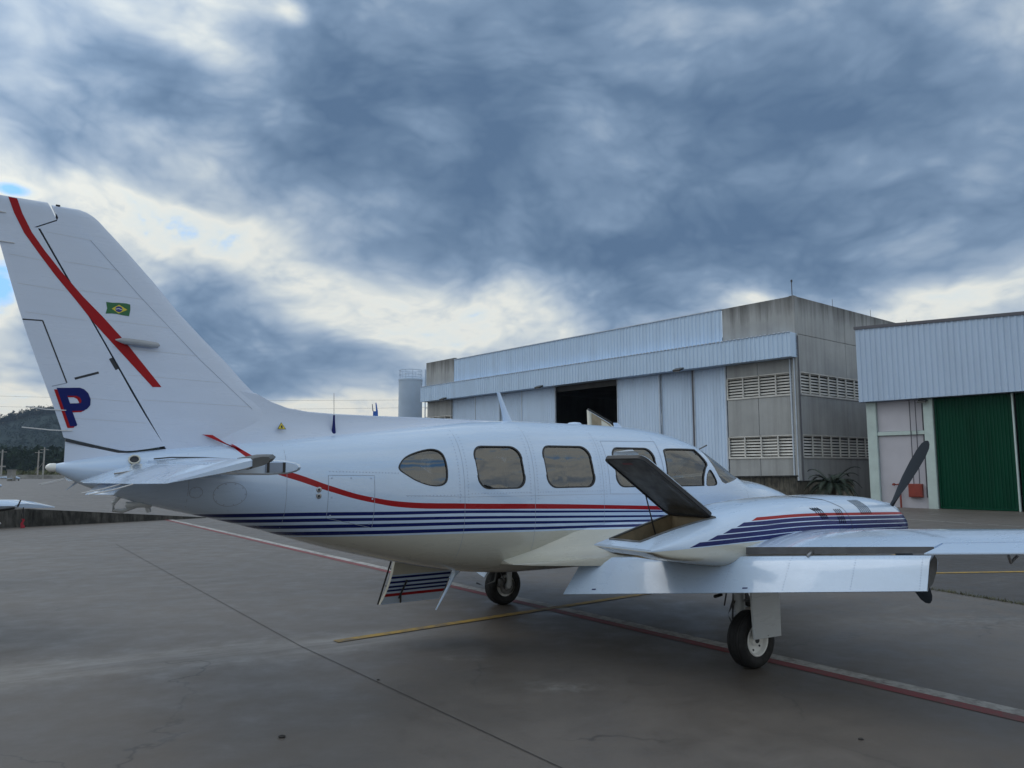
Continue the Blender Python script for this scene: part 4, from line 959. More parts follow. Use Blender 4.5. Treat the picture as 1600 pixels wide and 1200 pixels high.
def letter_p(o_, m, h):
    """P as quads round its counter plus the stem"""
    A = [(x + o_[0], z + o_[1]) for x, z in Po]; Hh = [(x + o_[0], z + o_[1]) for x, z in Ph]
    q = [[A[0], A[1], Hh[1], Hh[0]], [A[1], A[2], Hh[2], Hh[1]], [A[2], A[3], A[4], Hh[3], Hh[2]], [A[4], A[5], A[6], Hh[4], Hh[3]], [A[6], A[7], A[8], Hh[5], Hh[4]],
         [A[0], Hh[0], Hh[5], A[8], (A[0][0] + (A[12][0] - A[0][0]) * .6, A[0][1] + (A[12][1] - A[0][1]) * .6)], [(A[0][0] + (A[12][0] - A[0][0]) * .6, A[0][1] + (A[12][1] - A[0][1]) * .6), A[8], A[9], A[10], A[11], A[12]]]
    return [(p, m, h) for p in q]
flag = [(-5.375,3.227),(-5.326,3.225),(-5.282,3.230),(-5.229,3.231),(-5.197,3.225),(-5.195,3.180),(-5.202,3.126),(-5.242,3.129),(-5.296,3.136),(-5.331,3.136),(-5.374,3.131),(-5.365,3.175)]
rh = [(-5.332,3.176),(-5.280,3.214),(-5.217,3.178),(-5.280,3.141)]
disc = [(-5.2795 + .026 * math.cos(a), 3.1765 + .024 * math.sin(a)) for a in np.linspace(0, 6.283, 17)[:-1]]
bandp = [(-5.303, 3.178), (-5.28, 3.184), (-5.257, 3.176), (-5.257, 3.171), (-5.28, 3.178), (-5.303, 3.172)]
M_RIBS = mat('rib_line', (.52, .53, .55), .45)
M_FWHITE = mat('flag_white', (.6, .6, .6), .4)
for side in (-1, 1):
    decal('fin_stripe', segs, AC, side)
    decal('letter', letter_p((-.017, -.013), M_RED, 0) + letter_p((0, 0), M_NAVY, .0012), rud, side)
    decal('flag_emblem', [(flag, M_GREEN, 0), (rh, M_YEL, .001), (disc, M_FBLUE, .002), (bandp, M_FWHITE, .003)], AC, side, div=.08)
    decal('rudder_marking', [([(-5.645, 2.178), (-5.59, 2.182), (-5.59, 2.174), (-5.645, 2.170)], M_NAVY, 0)], rud, side)
    # the red sweep where it leaves the fin fillet
    mb = MB(); Q = [((-4.60, 2.165), (-4.515, 2.162)), ((-4.50, 2.12), (-4.42, 2.10)), ((-4.40, 2.085), (-4.345, 2.052)), ((-4.33, 2.052), (-4.275, 2.018))]
    mb.add([(x, side * .005 + side * yy, z) for (a, b_), yy in zip(Q, (.090, .118, .150, .205)) for x, z in (a, b_)], [(0, 1, 3, 2), (2, 3, 5, 4), (4, 5, 7, 6)])
    mb.build('fillet_stripe', M_RED, AC, fix=False)
    # trim tab outline, push rod slot, hinge opening
    def strip(pts, w, m, nm, par):
        q = []
        for a, b_ in zip(pts[:-1], pts[1:]):
            a = np.array(a); b_ = np.array(b_); d = (b_ - a) / np.hypot(*(b_ - a)); p = np.array([-d[1], d[0]]) * w / 2
            q.append(([tuple(a + p), tuple(b_ + p), tuple(b_ - p), tuple(a - p)], m, 0))
        return decal(nm, q, par, side, .0012)
    strip([(-5.938, 3.030), (-5.805, 3.032), (-5.772, 2.949), (-5.615, 2.552)], .010, M_GAP, 'trim_tab_gap', rud)
    strip([(-5.614, 2.551), (-5.715, 2.520)], .007, M_SEAM, 'trim_tab_gap', rud)
    strip([(-5.563, 2.588), (-5.398, 2.647)], .018, M_GAP, 'push_rod_slot', rud)
    strip([(-5.32, 2.768), (-5.268, 2.68)], .026, M_GAP, 'hinge_opening', AC)
    rvm = []
    for z in (3.72, 3.50, 3.28, 3.06, 2.84, 2.62, 2.42, 2.25):
        le, hg = float(f_le(z)), f_hg(z)
        strip([(le - .22, z), (hg + .03, z + .02)], .0022, M_RIBS, 'rib_seam', AC) if z > 2.3 else None
        strip([(hg - .03, z), (float(f_te(z)) + .03, z + .03)], .0022, M_RIBS, 'rib_seam', rud) if z < 3.7 and not 2.5 < z < 3.05 else None
    strip([(float(f_le(z)) - .23, z) for z in (2.4, 2.8, 3.3, 3.72)], .004, M_SEAM, 'boot_edge', AC)
    # yellow warning triangle on the dorsal fillet
# static wicks on the rudder and elevators
for z, l in ((2.335, .17), (2.175, .24), (3.62, .16), (3.85, .16)):
    x = float(f_te(z)); mb = MB(); mb.tube([(x + .10, -.012, z), (x - .04, -.012, z + .002), (x - l, -.012, z + .02)], .0045, 5); mb.build('static_wick', M_FWHITE, rud, 50)
# navigation tube on the fin
mb = MB(); mb.lathe([(.004, 0), (.022, .05), (.026, .10), (.026, .28), (.022, .32), (.004, .335)], (-5.30, -t_fin(-5.15, 2.9) - .05, 2.915), (1, 0, -.06), 14); mb.box((-5.13, -t_fin(-5.13, 2.9) - .02, 2.905), (.2, .06, .03)); mb.build('navigation_antenna', MM('antenna_grey', (.34, .35, .37), .1, 5, .5), AC, 40)
mb = MB(); mb.lathe([(.004, 0), (.022, .05), (.026, .10), (.026, .28), (.022, .32), (.004, .335)], (-5.30, t_fin(-5.15, 2.9) + .05, 2.915), (1, 0, -.06), 14); mb.box((-5.13, t_fin(-5.13, 2.9) + .02, 2.905), (.2, .06, .03)); mb.build('navigation_antenna', bpy.data.materials['antenna_grey'], AC, 40)
# dorsal fillet: a low fairing that rises from the roof into the fin
rings = []
for X, zt, wt, wb_, zb in ((-1.55, 2.372, .02, .10, 2.33), (-1.9, 2.376, .03, .19, 2.31), (-2.4, 2.378, .035, .19, 2.265), (-3.0, 2.376, .04, .185, 2.20), (-3.4, 2.380, .042, .175, 2.155), (-3.65, 2.392, .045, .165, 2.125), (-3.85, 2.42, .048, .155, 2.10), (-4.0, 2.47, .05, .145, 2.08), (-4.13, 2.535, .05, .135, 2.07), (-4.30, 2.56, .05, .115, 2.05), (-4.50, 2.52, .048, .092, 2.03), (-4.70, 2.45, .045, .072, 2.01), (-4.84, 2.40, .03, .05, 2.0)):
    r = []
    for k in range(9):
        f = k / 8; r.append((X, -(wt + (wb_ - wt) * f ** 2.2), zt + (zb - zt) * f - .0))
    rings.append([(X, 0, zt + .012)] + r + [(X, -q[1], q[2]) for q in r[::-1]])
mb = MB(); mb.loft(rings); dors = mb.build('dorsal_fillet', M_FIN, AC, 50)
p = Vector((-3.93, -.116, 2.245)); nrm_ = Vector((0, -.93, .36)).normalized(); e1 = Vector((1, 0, 0)); e2 = Vector((0, .36, .93)).normalized()
tri = lambda s_, o_: [p + nrm_ * o_ + e1 * s_ * math.cos(a) + e2 * s_ * math.sin(a) for a in (R(90), R(210), R(330))]
mb = MB(); mb.add(tri(.046, .006), [(0, 1, 2)], 0); mb.add(tri(.037, .008), [(0, 1, 2)], 1); mb.add([p + nrm_ * .010 + e1 * a + e2 * b_ for a, b_ in ((-.008, -.012), (.008, -.012), (.008, .012), (-.008, .012))], [(0, 1, 2, 3)], 0)
mb.build('warning_triangle', [M_SEAL, M_YEL], dors, fix=False)

# horizontal tail
def lens(x0, x1, h, z0, slope=0.0, n=10, nose=True):
    """closed symmetric section between x0 (nose) and x1 (tail) in X, as upper then lower points"""
    up_, lo = [], []
    for i in range(n + 1):
        f = i / n; f = f * f if nose else f; x = x0 + (x1 - x0) * f
        y = h * (2.2 * math.sqrt(max(f, 0)) * (1 - f) + .06) if nose else h * (1 - f) + .003
        y = min(y, h); up_.append((x, z0 + slope * (x0 - x) * -1 + y)); lo.append((x, z0 + slope * (x0 - x) * -1 - y))
    return up_ + lo[::-1]
for side in (-1, 1):
    rings = []
    for Y, xl, xh, h in ((.10, -4.36, -5.02, .075), (.5, -4.38, -5.02, .07), (1.4, -4.45, -5.02, .058), (2.36, -4.53, -5.02, .045), (2.40, -4.56, -5.02, .036)):
        zc_ = 1.895 - .007 * Y; rings.append([(x, side * Y, z) for x, z in [(xl + (xh - xl) * f, zc_ + h * s_) for f, s_ in ((0, 0), (.02, .35), (.07, .62), (.18, .88), (.4, 1), (.7, .9), (1, .66), (1, -.66), (.7, -.9), (.4, -1), (.18, -.88), (.07, -.62), (.02, -.35))]])
    mb = MB(); mb.loft(rings); st_ = mb.build('stabilizer', M_WHITE, AC, 40)
    mb = MB(); mb.box((-4.70, side * 2.403, 1.878), (.12, .006, .056)); mb.build('tip_joint', M_SEAM, st_)
    mb = MB()
    for x in (-4.65, -4.745): mb.box((x, side * 2.404, 1.878), (.016, .006, .060))
    mb.build('tip_seam', M_SEAL, st_)
    # drooped elevator with horn balance at its tip
    dr = R(13.5); EL = []
    def esec(Y, xn, xt, h, flat=False):
        zc_ = 1.897 - .0075 * Y; out = []
        for f, s_ in ((0, 0), (.03, .5), (.10, .85), (.22, 1), (.5, .72), (.8, .33), (1, .05), (1, -.05), (.8, -.33), (.5, -.72), (.22, -1), (.10, -.85), (.03, -.5)):
            x = xn + (xt - xn) * f; d = x + 5.03; out.append((-5.03 + d * math.cos(dr) + h * s_ * -math.sin(dr) * 0, side * Y, zc_ + d * math.sin(dr) + h * s_))
        return out
    rings = [esec(Y, xn, xt, h) for Y, xn, xt, h in ((.24, -5.04, -5.52, .045), (.60, -5.04, -5.53, .045), (1.5, -5.04, -5.47, .038), (2.2, -5.04, -5.42, .033), (2.405, -5.04, -5.40, .03), (2.415, -4.86, -5.40, .03), (2.5, -4.80, -5.39, .03), (2.70, -4.81, -5.37, .028), (2.735, -4.87, -5.36, .018))]
    mb = MB(); mb.loft(rings); el_ = mb.build('elevator', M_WHITE, AC, 40)
    rings = [esec(Y, -4.795 - k * .0, -4.885, h * 1.05) for Y, k, h in ((2.44, 0, .02), (2.5, 0, .026), (2.69, 0, .024), (2.735, .05, .016))]
    rings = []
    for Y, xn, w_ in ((2.43, -4.80, .03), (2.52, -4.775, .034), (2.66, -4.775, .034), (2.74, -4.83, .026)):
        r = []
        for f, s_ in ((0, 0), (.12, .55), (.45, .9), (1, 1), (1, -1), (.45, -.9), (.12, -.55)):
            x = xn + (-4.93 - xn) * f; d = x + 5.03; r.append((-5.03 + d * math.cos(dr), side * Y, 1.897 - .0075 * Y + d * math.sin(dr) + w_ * s_))
        rings.append(r)
    mb = MB(); mb.loft(rings); mb.build('horn_nose', M_LIDIN, el_, 40)
    # trim tab hanging lower than the elevator
    mb = MB(); zt_ = 1.805
    mb.loft([[(-5.385, side * .72, zt_ + .008), (-5.385, side * .72, zt_ - .014), (-5.515, side * .72, 1.692), (-5.515, side * .72, 1.697)], [(-5.335, side * 1.42, zt_ + .010), (-5.335, side * 1.42, zt_ - .012), (-5.425, side * 1.42, 1.708), (-5.425, side * 1.42, 1.714)]])
    tb = mb.build('elevator_tab', M_WHITE, el_)
    mb = MB(); mb.tube([(-5.38, side * .70, zt_ + .014), (-5.33, side * 1.44, zt_ + .016)], .005, 5); mb.build('tab_hinge', M_GAP, tb, 50)
    mb = MB(); mb.tube([(-5.36, side * .9, 1.84), (-5.20, side * 1.1, 1.87)], .006, 5); mb.build('tab_rod', M_GREYM, el_, 50)
    for Y in (1.75, 2.1):
        mb = MB(); mb.tube([(-5.42, side * Y, 1.785), (-5.52, side * Y, 1.755), (-5.64, side * Y, 1.73)], .004, 5); mb.build('static_wick', M_FWHITE, el_, 50)
    # fillet seam on the fuselage above the stabilizer
    sm = MB(); FB.ribbon(sm, [(-4.98, 1.955), (-4.85, 1.968), (-4.6, 1.967), (-4.4, 1.955), (-4.3, 1.94)], .010, side); sm.build('stabilizer_fillet_seam', M_GAP, AC, fix=False)
    pz = FB.on(-5.12, 1.945, side, .002); nn_ = FB.nrm(-5.12, 1.945, side); mb = MB(); mb.lathe([(.045, -.005), (.045, .012), (.034, .012), (.034, .0)], pz, nn_, 18); o = mb.build('air_vent', M_CREAM, AC, 40)
    mb = MB(); mb.lathe([(.035, .002), (.0, .002)], pz, nn_, 18); mb.build('vent_mouth', M_GAP, o)
# tail light and tie down ring
mb = MB(); mb.lathe([(.032, 0), (.034, .015), (.03, .045), (.016, .065), (.001, .07)], (-5.655, 0, 1.888), (-1, 0, 0), 18); mb.build('tail_light', M_LIGHT, AC, 60)
mb = MB(); mb.tube([(-5.19, 0, 1.66), (-5.24, 0, 1.60), (-5.235, 0, 1.545), (-5.17, 0, 1.535), (-5.08, 0, 1.57), (-5.02, 0, 1.60)], .017, 8); mb.tube([(-5.0, 0, 1.62), (-4.97, 0, 1.52)], .02, 8); mb.box((-5.05, 0, 1.585), (.20, .06, .05), bev=.01); mb.build('tie_down_ring', M_GEARW, AC, 50)

# ------------------------------------------------------------------ antennas on roof and belly
def blade(name, base, tip, cb, ct, th, m, parent):
    b_, t = Vector(base), Vector(tip); rings = []
    for f in np.linspace(0, 1, 6):
        c = b_.lerp(t, f); ch = cb + (ct - cb) * f ** .6; rings.append([(c.x + ch * (u - .5), c.y + s_ * th, c.z) for u, s_ in ((1, 0), (.85, .7), (.5, 1), (.1, .5), (0, 0), (.1, -.5), (.5, -1), (.85, -.7))])
    mb = MB(); mb.loft(rings); return mb.build(name, m, parent, 40)
blade('blade_antenna', (-1.38, 0, 2.37), (-1.51, 0, 2.70), .13, .045, .010, M_WHITE, AC)
mb = MB(); mb.lathe([(.026, 0), (.020, .03), (.012, .12), (.009, .185), (.0, .19)], (-3.43, -.10, 2.185), (0, 0, 1), 10); o = mb.build('whip_antenna', M_NAVY, AC, 40)
mb = MB(); mb.tube([(-3.43, -.10, 2.37), (-3.435, -.10, 2.58)], .003, 5); mb.build('whip_rod', M_STEEL, o)
mb = MB(); mb.lathe([(.085, -.02), (.085, .008), (.07, .022), (.0, .03)], (-.44, 0, 2.378), (0, 0, 1), 20); mb.build('dome_antenna', M_WHITE, AC, 40)
blade('roof_fairing', (.28, .02, 2.345), (.22, .02, 2.42), .22, .06, .03, M_WHITE, AC)
blade('belly_antenna', (-2.03, -.02, .84), (-2.10, -.02, .76), .14, .07, .02, M_WHITE, AC)
mb = MB(); mb.tube([(-2.07, -.02, .80), (-2.13, -.02, .69), (-2.28, -.02, .46)], [.024, .017, .007], 8); mb.build('belly_whip', M_WHITE, AC, 50)
mb = MB(); mb.tube([(-1.62, -.12, .79), (-1.64, -.12, .70), (-1.78, -.12, .665), (-1.86, -.12, .70)], .010, 6); mb.build('step_bar', M_LIDIN, AC, 50)
# raised hatch lid on the far side of the roof, hinged along its front edge
mb = MB(); hp = [Vector((.80, .66, 2.40)), Vector((.36, .66, 2.36)), Vector((.47, .66, 2.625)), Vector((.81, .66, 2.475))]
A_, B_, C_, D_ = Vector((.32, .62, 2.345)), Vector((.84, .62, 2.345)), Vector((.83, .80, 2.475)), Vector((.46, .80, 2.635))
nn_ = Vector((0, .04, .0)); rim = [A_, B_, C_, D_]; mb.add(rim + [q + Vector((.01, .05, .01)) for q in rim], [(0, 1, 2, 3), (7, 6, 5, 4), (0, 4, 5, 1), (1, 5, 6, 2), (2, 6, 7, 3), (3, 7, 4, 0)])
hd = mb.build('roof_hatch', M_CREAM, AC)
mb = MB(); c_ = (A_ + B_ + C_ + D_) / 4; inn = [c_ + (q - c_) * .80 + Vector((0, -.006, 0)) for q in rim]; mb.add(inn, [(0, 1, 2, 3)]); mb.build('hatch_lining', M_TAN, hd)
mb = MB(); mb.tube([D_ + Vector((-.01, 0, .012)), C_ + Vector((.03, 0, .004))], .014, 6); mb.build('hatch_seal', M_SEAL, hd, 50)
mb = MB(); mb.add([D_ + Vector((.0, -.004, 0)), C_ + Vector((0, -.004, 0)), C_ + Vector((-.02, -.006, -.055)), D_ + Vector((-.02, -.006, -.055))], [(0, 1, 2, 3)]); mb.build('hatch_rim', M_WHITE, hd)

# lower half of the airstair door, hanging open on the far side
hinge0, hinge1 = Vector((0, .53, .93)), Vector((0, .82, .405))
def dpt(x, f, o_=0): 
    p = hinge0.lerp(hinge1, f); bow = .05 * math.sin(math.pi * f); return Vector((x - .28 * (f - .5) * .12, p.y + .04 - bow - o_, p.z - bow * .3))
rings = []
for f in np.linspace(0, 1, 9): rings.append([dpt(-2.46, f), dpt(-1.74, f), dpt(-1.74, f, -.05), dpt(-2.46, f, -.05)])
mb = MB(); mb.loft(rings); door = mb.build('cabin_door', M_CREAM, AC, 40, label='lower half of the airstair door hanging open under the belly')
def dstripe(f0, f1, m, nm='door_stripe'):
    mb = MB(); mb.add([dpt(-2.462, f0, .003), dpt(-1.738, f0, .003), dpt(-1.738, f1, .003), dpt(-2.462, f1, .003)], [(0, 1, 2, 3)]); mb.build(nm, m, door, fix=False)
dstripe(.36, 1.0, mat('door_white', (.70, .70, .70), .35, coat=.4), 'white_band') if False else None
mb = MB(); mb.loft([[dpt(-2.461, f, .0018), dpt(-1.739, f, .0018)] for f in np.linspace(.33, 1.0, 6)], False, False, False); mb.build('white_band', M_WHITE, door, fix=False)
for f in (.36, .46, .555, .64): dstripe(f, f + .045, M_NAVY)
dstripe(.735, .805, M_RED)
for x in (-2.50, -1.71):
    mb = MB(); mb.tube([(x, .56, .90), dpt(x, .97, .01)], .010, 6); mb.build('door_cable', M_SEAL if x < -2 else M_STEEL, door, 50)
mb = MB(); mb.tube([dpt(-2.28, .45, .03), dpt(-2.30, .85, .05)], .010, 6); mb.tube([dpt(-2.29, .78, .04), dpt(-2.24, .97, .03)], .010, 6); mb.build('door_latch_bar', M_SEAL, door, 50)
for f in (.25, .6):
    mb = MB(); mb.box(dpt(-2.1, f, -.13), (.6, .16, .03), bev=.008); mb.build('door_step', M_LIDIN, door)

# ------------------------------------------------------------------ wings, flaps, nacelles, gear; one per side
M_SLOT = mat('slot_black', (.006, .006, .008), .9, spec=.1)
M_COVE = MM('cove_grey', (.10, .10, .105), .3, 6, .6)
ZR = lambda Y: .905 + .083 * Y
f_wle = pchip([.3, .66, 1.2, 1.75, 2.5, 4.0, 5.6, 6.05, 6.2], [2.05, 1.95, 1.62, 1.30, 1.10, .93, .76, .62, .30])
f_wte = pchip([.3, .85, 4.05, 5.9, 6.2], [-1.25, -1.15, -.57, -.27, -.10]); f_cove = pchip([.3, .85, 4.05], [-.86, -.80, -.385])
def wsec(Y, xe=None, n=16):
    le, te = float(f_wle(Y)), float(f_wte(Y)); c = le - te; xe = te if xe is None else xe; fe = (le - xe) / c; th = .125 * (1 if Y < 5.9 else .7); u, l = [], []
    for i in range(n + 1):
        f = fe * (i / n) ** 1.8; t = 5 * th * c * (.2969 * math.sqrt(f) - .126 * f - .3516 * f * f + .2843 * f ** 3 - .1036 * f ** 4) * min(1, 1.9 / c)
        cb = .022 * c * 4 * f * (1 - f) * min(1, 1.9 / c); x = le - c * f; zr = ZR(Y) + .01 + .012 * (1 - f)
        u.append((x, zr + cb + t)); l.append((x, zr + cb - t * .8))
    return u + l[::-1]
NB = [(-1.65,1.212,1.188,.35,1.2,6),(-1.48,1.262,1.12,.378,1.185,5),(-1.2,1.345,1.065,.41,1.16,3.6),(-.9,1.42,1.02,.43,1.18,3.5),(-.6,1.485,.98,.44,1.2,3.3),(-.2,1.545,.95,.45,1.22,3.1),(.3,1.578,.93,.455,1.24,2.9),(1.0,1.588,.915,.455,1.25,2.7),
(1.5,1.573,.91,.45,1.25,2.6),(1.93,1.535,.92,.435,1.245,2.5),(2.13,1.475,.95,.405,1.235,2.4),(2.22,1.41,.99,.365,1.225,2.3),(2.26,1.34,1.04,.31,1.22,2.2)]
for side in (-1, 1):
    NBY = Body(NB, side * 2.08)
    ysd = lambda Y: side * Y
    # wing: flap bay inboard, full chord outboard
    rings = [[(x, ysd(Y), z) for x, z in wsec(Y, float(f_cove(Y)))] for Y in (.30, .66, 1.0, 1.5, 2.1, 2.7, 3.3, 3.7, 4.04)]
    mb = MB(); mb.loft(rings); wing = mb.build('wing', [M_WHITE, M_COVE], AC, 36)
    for pl in wing.data.polygons:
        if pl.normal.x < -.6 and all(abs(wing.data.vertices[v].co.x - float(f_cove(abs(wing.data.vertices[v].co.y)))) < .012 for v in pl.vertices): pl.material_index = 1
    rings = [[(x, ysd(Y), z) for x, z in wsec(Y, None if Y > 6.0 else float(f_wte(Y)) + (.30 if Y < 6.0 else 0))] for Y in (4.041, 4.3, 4.8, 5.4, 5.88)] + [[(x, ysd(Y), z) for x, z in wsec(Y, float(f_wte(Y)) + .25)] for Y in (6.05, 6.15, 6.2)]
    mb = MB(); mb.loft(rings); mb.build('outer_wing', M_WHITE, wing, 36)
    # aileron
    rings = []
    for Y in (4.06, 4.6, 5.2, 5.86):
        xt = float(f_wte(Y)); xh = xt + .285; s0 = wsec(Y, xh); zu = s0[16][1]; zl = s0[17][1]; zt_ = ZR(Y) + .012
        rings.append([(xh, ysd(Y), zu - .002), (xh - .10, ysd(Y), zu - .4 * (zu - zt_)), (xt, ysd(Y), zt_ + .004), (xt, ysd(Y), zt_ - .004), (xh - .10, ysd(Y), zl + .4 * (zt_ - zl)), (xh, ysd(Y), zl + .002)])
    mb = MB(); mb.loft(rings); ai = mb.build('aileron', M_WHITE, AC, 30)
    for Y in (4.55, 5.2):
        xt = float(f_wte(Y)); mb = MB(); mb.tube([(xt + .20, ysd(Y), ZR(Y) - .02), (xt + .10, ysd(Y), ZR(Y) - .055), (xt + .03, ysd(Y + .02), ZR(Y) - .005)], .010, 6); mb.build('hinge_arm', M_STEEL, ai, 50)
    # cove lining
    mb = MB(); mb.add([(float(f_cove(Y)) + .004, ysd(Y), wsec(Y, float(f_cove(Y)))[16 + k][1] + (-.004 if k == 0 else .004)) for Y in (.68, 4.03) for k in (0, 1)], [(0, 1, 3, 2)]) if False else None
    # lowered flap
    LE0, TE0, LE1, TE1 = Vector((-.88, .76, .965)), Vector((-1.215, .74, .605)), Vector((-.375, 4.03, 1.238)), Vector((-.535, 4.05, .988))
    rings = []
    for f in np.linspace(0, 1, 12):
        a, b_ = LE0.lerp(LE1, f), TE0.lerp(TE1, f); c = b_ - a; L_ = c.length; d = c / L_; nrm_ = Vector((d.z, 0, -d.x)).normalized(); nrm_ = nrm_ if nrm_.x < 0 else -nrm_; r = []
        for u, t in ((0, 0), (.03, .045), (.10, .075), (.25, .085), (.5, .06), (1, .008), (1, -.004), (.5, -.04), (.25, -.075), (.1, -.075), (.03, -.045)):
            q = a + c * u + nrm_ * (t - .05 * 0) * .75; q = q - nrm_ * .03 * (1 - u); r.append((q.x, ysd(q.y), q.z))
        rings.append(r)
    mb = MB(); mb.loft(rings); fl = mb.build('flap', M_WHITE, AC, 34)
    def flp(f, u, o_=.0): 
        a, b_ = LE0.lerp(LE1, f), TE0.lerp(TE1, f); c = b_ - a; d = c.normalized(); nrm_ = Vector((d.z, 0, -d.x)).normalized(); nrm_ = nrm_ if nrm_.x < 0 else -nrm_
        t = np.interp(u, [0, .03, .1, .25, .5, 1], [0, .045, .075, .085, .06, .008]) * .75 - .03 * (1 - u); q = a + c * u + nrm_ * (t + o_); return Vector((q.x, ysd(q.y), q.z))
    rv = MB()
    for f in (.04, .14, .52, .68, .84, .985):
        for u in np.linspace(.1, .94, 14): rv.lathe([(.0045, 0), (.0, .0015)], flp(f, u, .0005), flp(f, u, 1) - flp(f, u, 0), 6)
    for f in np.linspace(.01, .99, 90): rv.lathe([(.004, 0), (.0, .0015)], flp(f, .16, .0005), flp(f, .16, 1) - flp(f, .16, 0), 5)
    rv.build('rivet_rows', M_RIVET, fl, kind='stuff', fix=False)
    for f in (.10, .575):
        mb = MB(); mb.add([flp(f, .88, .002), flp(f + .014, .88, .002), flp(f + .014, .91, .002), flp(f, .91, .002)], [(0, 1, 2, 3)]); mb.build('flap_marking', M_NAVY, fl, fix=False)
    for f in (.34, .72):
        a = flp(f, .0, .02); mb = MB(); mb.tube([a + Vector((.10, 0, .01)), a + Vector((.0, 0, .03)), flp(f, .12, .012)], [.014, .016, .009], 8); mb.build('flap_track', M_STEEL if f > .5 else M_LIDIN, fl, 50)
    mb = MB(); e_ = [flp(1.0, u, o_) for u, o_ in ((.02, .002), (.3, .002), (.7, 0), (.98, 0), (.7, -.07), (.3, -.11), (.05, -.06))]
    mb.add([q + Vector((0, side * .004, 0)) for q in e_], [tuple(range(7))]); mb.build('flap_end_rib', M_LIDIN, fl)
    # nacelle with its locker opening
    mb = MB(); nx = list(np.arange(-1.65, 2.18, .06)) + [2.2, 2.22, 2.24, 2.26]; mb.loft(NBY.rings(nx, 80)); nac = mb.build('nacelle', [M_NAC, M_TAN], AC, fix=False)
    yc = 2.08; zp = 1.10
    A4 = [(-1.53, yc - .28), (-1.53, yc + .10), (-.78, yc + .27), (-.78, yc - .25)]
    cm = MB(); cm.prism([(x, ysd(y)) for x, y in A4], zp, 1.9, ax='z'); cobj = cm.build('cutter', [M_TAN], AC); boolean(nac, cobj)
    for pl in nac.data.polygons:
        c = pl.center
        if -1.535 < c.x < -.775 and inside([(a * 1.0, b_) for a, b_ in [(-1.535, yc - .285), (-1.535, yc + .105), (-.775, yc + .275), (-.775, yc - .255)]], c.x, c.y * side) and (abs(pl.normal.z) < .3 or c.z < zp + .01): pl.material_index = 1
    nac.data.shade_smooth(); nac.data.set_sharp_from_angle(angle=R(30))
    # locker seal, stiffener rings inside
    mb = MB(); ring = [NBY.f[0](x) for x, _ in A4]
    loop = []
    for (xa, ya), (xb, yb) in zip(A4, A4[1:] + A4[:1]):
        for f in np.linspace(0, 1, 8)[:-1]:
            x, y = xa + (xb - xa) * f, ya + (yb - ya) * f; zt, zb, w, zc_, n_ = NBY.at(x); dy = abs(y - yc) / w; loop.append(Vector((x, ysd(y), zc_ + (zt - zc_) * max(0, 1 - dy ** n_) ** (1 / n_) + .004)))
    mb.tube(loop + [loop[0]], .010, 6, cap=False); mb.build('locker_seal', M_LIDIN, nac, 60)
    for x in (-1.32, -1.12, -.95):
        mb = MB(); mb.tube([(x + .05 * math.cos(a), ysd(yc - .245), 1.19 + .045 * math.sin(a)) for a in np.linspace(0, 2 * math.pi, 17)], .005, 5); mb.build('lightening_ring', M_GREYM, nac, 60)
    # lid, hinged at the front
    h0 = Vector((-.80, 0, 1.455)); la = R(33); dl = Vector((-math.cos(la), 0, math.sin(la))); nl = Vector((-math.sin(la), 0, -math.cos(la)))
    def lp(u, y, o_=0): q = h0 + dl * u + nl * o_; return Vector((q.x, ysd(yc + y), q.z))
    L_ = .96; outl = rrect(0, L_, -.26, .285, .07, 5); outl = [(u, y * (1 - .10 * u) - .02 * u) for u, y in outl]
    def lidlayer(k, o_): c = np.mean(np.array(outl), axis=0); return [lp(*(c + (np.array(q) - c) * k), o_) for q in outl]
    mb = MB(); mb.loft([lidlayer(1.0, .018), lidlayer(1.0, -.002), lidlayer(.95, -.014), lidlayer(.5, -.03)]); lid = mb.build('locker_lid', M_WHITE, AC, 40, label='open wing locker lid propped up behind the engine')
    mb = MB(); mb.loft([lidlayer(1.004, .0), lidlayer(1.004, .032), lidlayer(.955, .032), lidlayer(.955, .019)], True, False, False); mb.build('lid_seal', M_SEAL, lid, 40)
    mb = MB(); mb.loft([lidlayer(.96, .020), lidlayer(.70, .020), lidlayer(.65, .032), lidlayer(.3, .034)], True, False, True); mb.build('lid_lining', M_LIDIN, lid, 30)
    mb = MB(); mb.loft([[lp(L_ - .02, -.16, -.02), lp(L_ - .02, .16, -.02)], [lp(L_ + .01, -.13, -.03), lp(L_ + .02, .13, -.03)], [lp(L_ - .04, -.03, -.085), lp(L_ - .04, .03, -.085)], [lp(L_ - .16, -.12, -.03), lp(L_ - .16, .12, -.03)]], False, False, False); mb.build('lid_lip', M_GEARW, lid, 30)
    mb = MB(); mb.add([lp(L_ - .09, -.06, .038), lp(L_ - .09, .06, .038), lp(L_ - .06, .06, .038), lp(L_ - .06, -.06, .038)], [(0, 1, 2, 3)]); mb.build('lid_placard', mat('dull_red', (.16, .03, .03), .5), lid, fix=False)
    mb = MB(); mb.tube([lp(.36, -.25, .02), (-1.0, ysd(yc - .245), 1.26)], .006, 6); mb.build('lid_stay', M_SEAL, lid, 50)
    for y in (-.18, .2):
        mb = MB(); mb.tube([lp(.0, y, .0), (-.79, ysd(yc + y), 1.43)], .014, 6); mb.build('lid_hinge', M_GREYM, lid, 50)
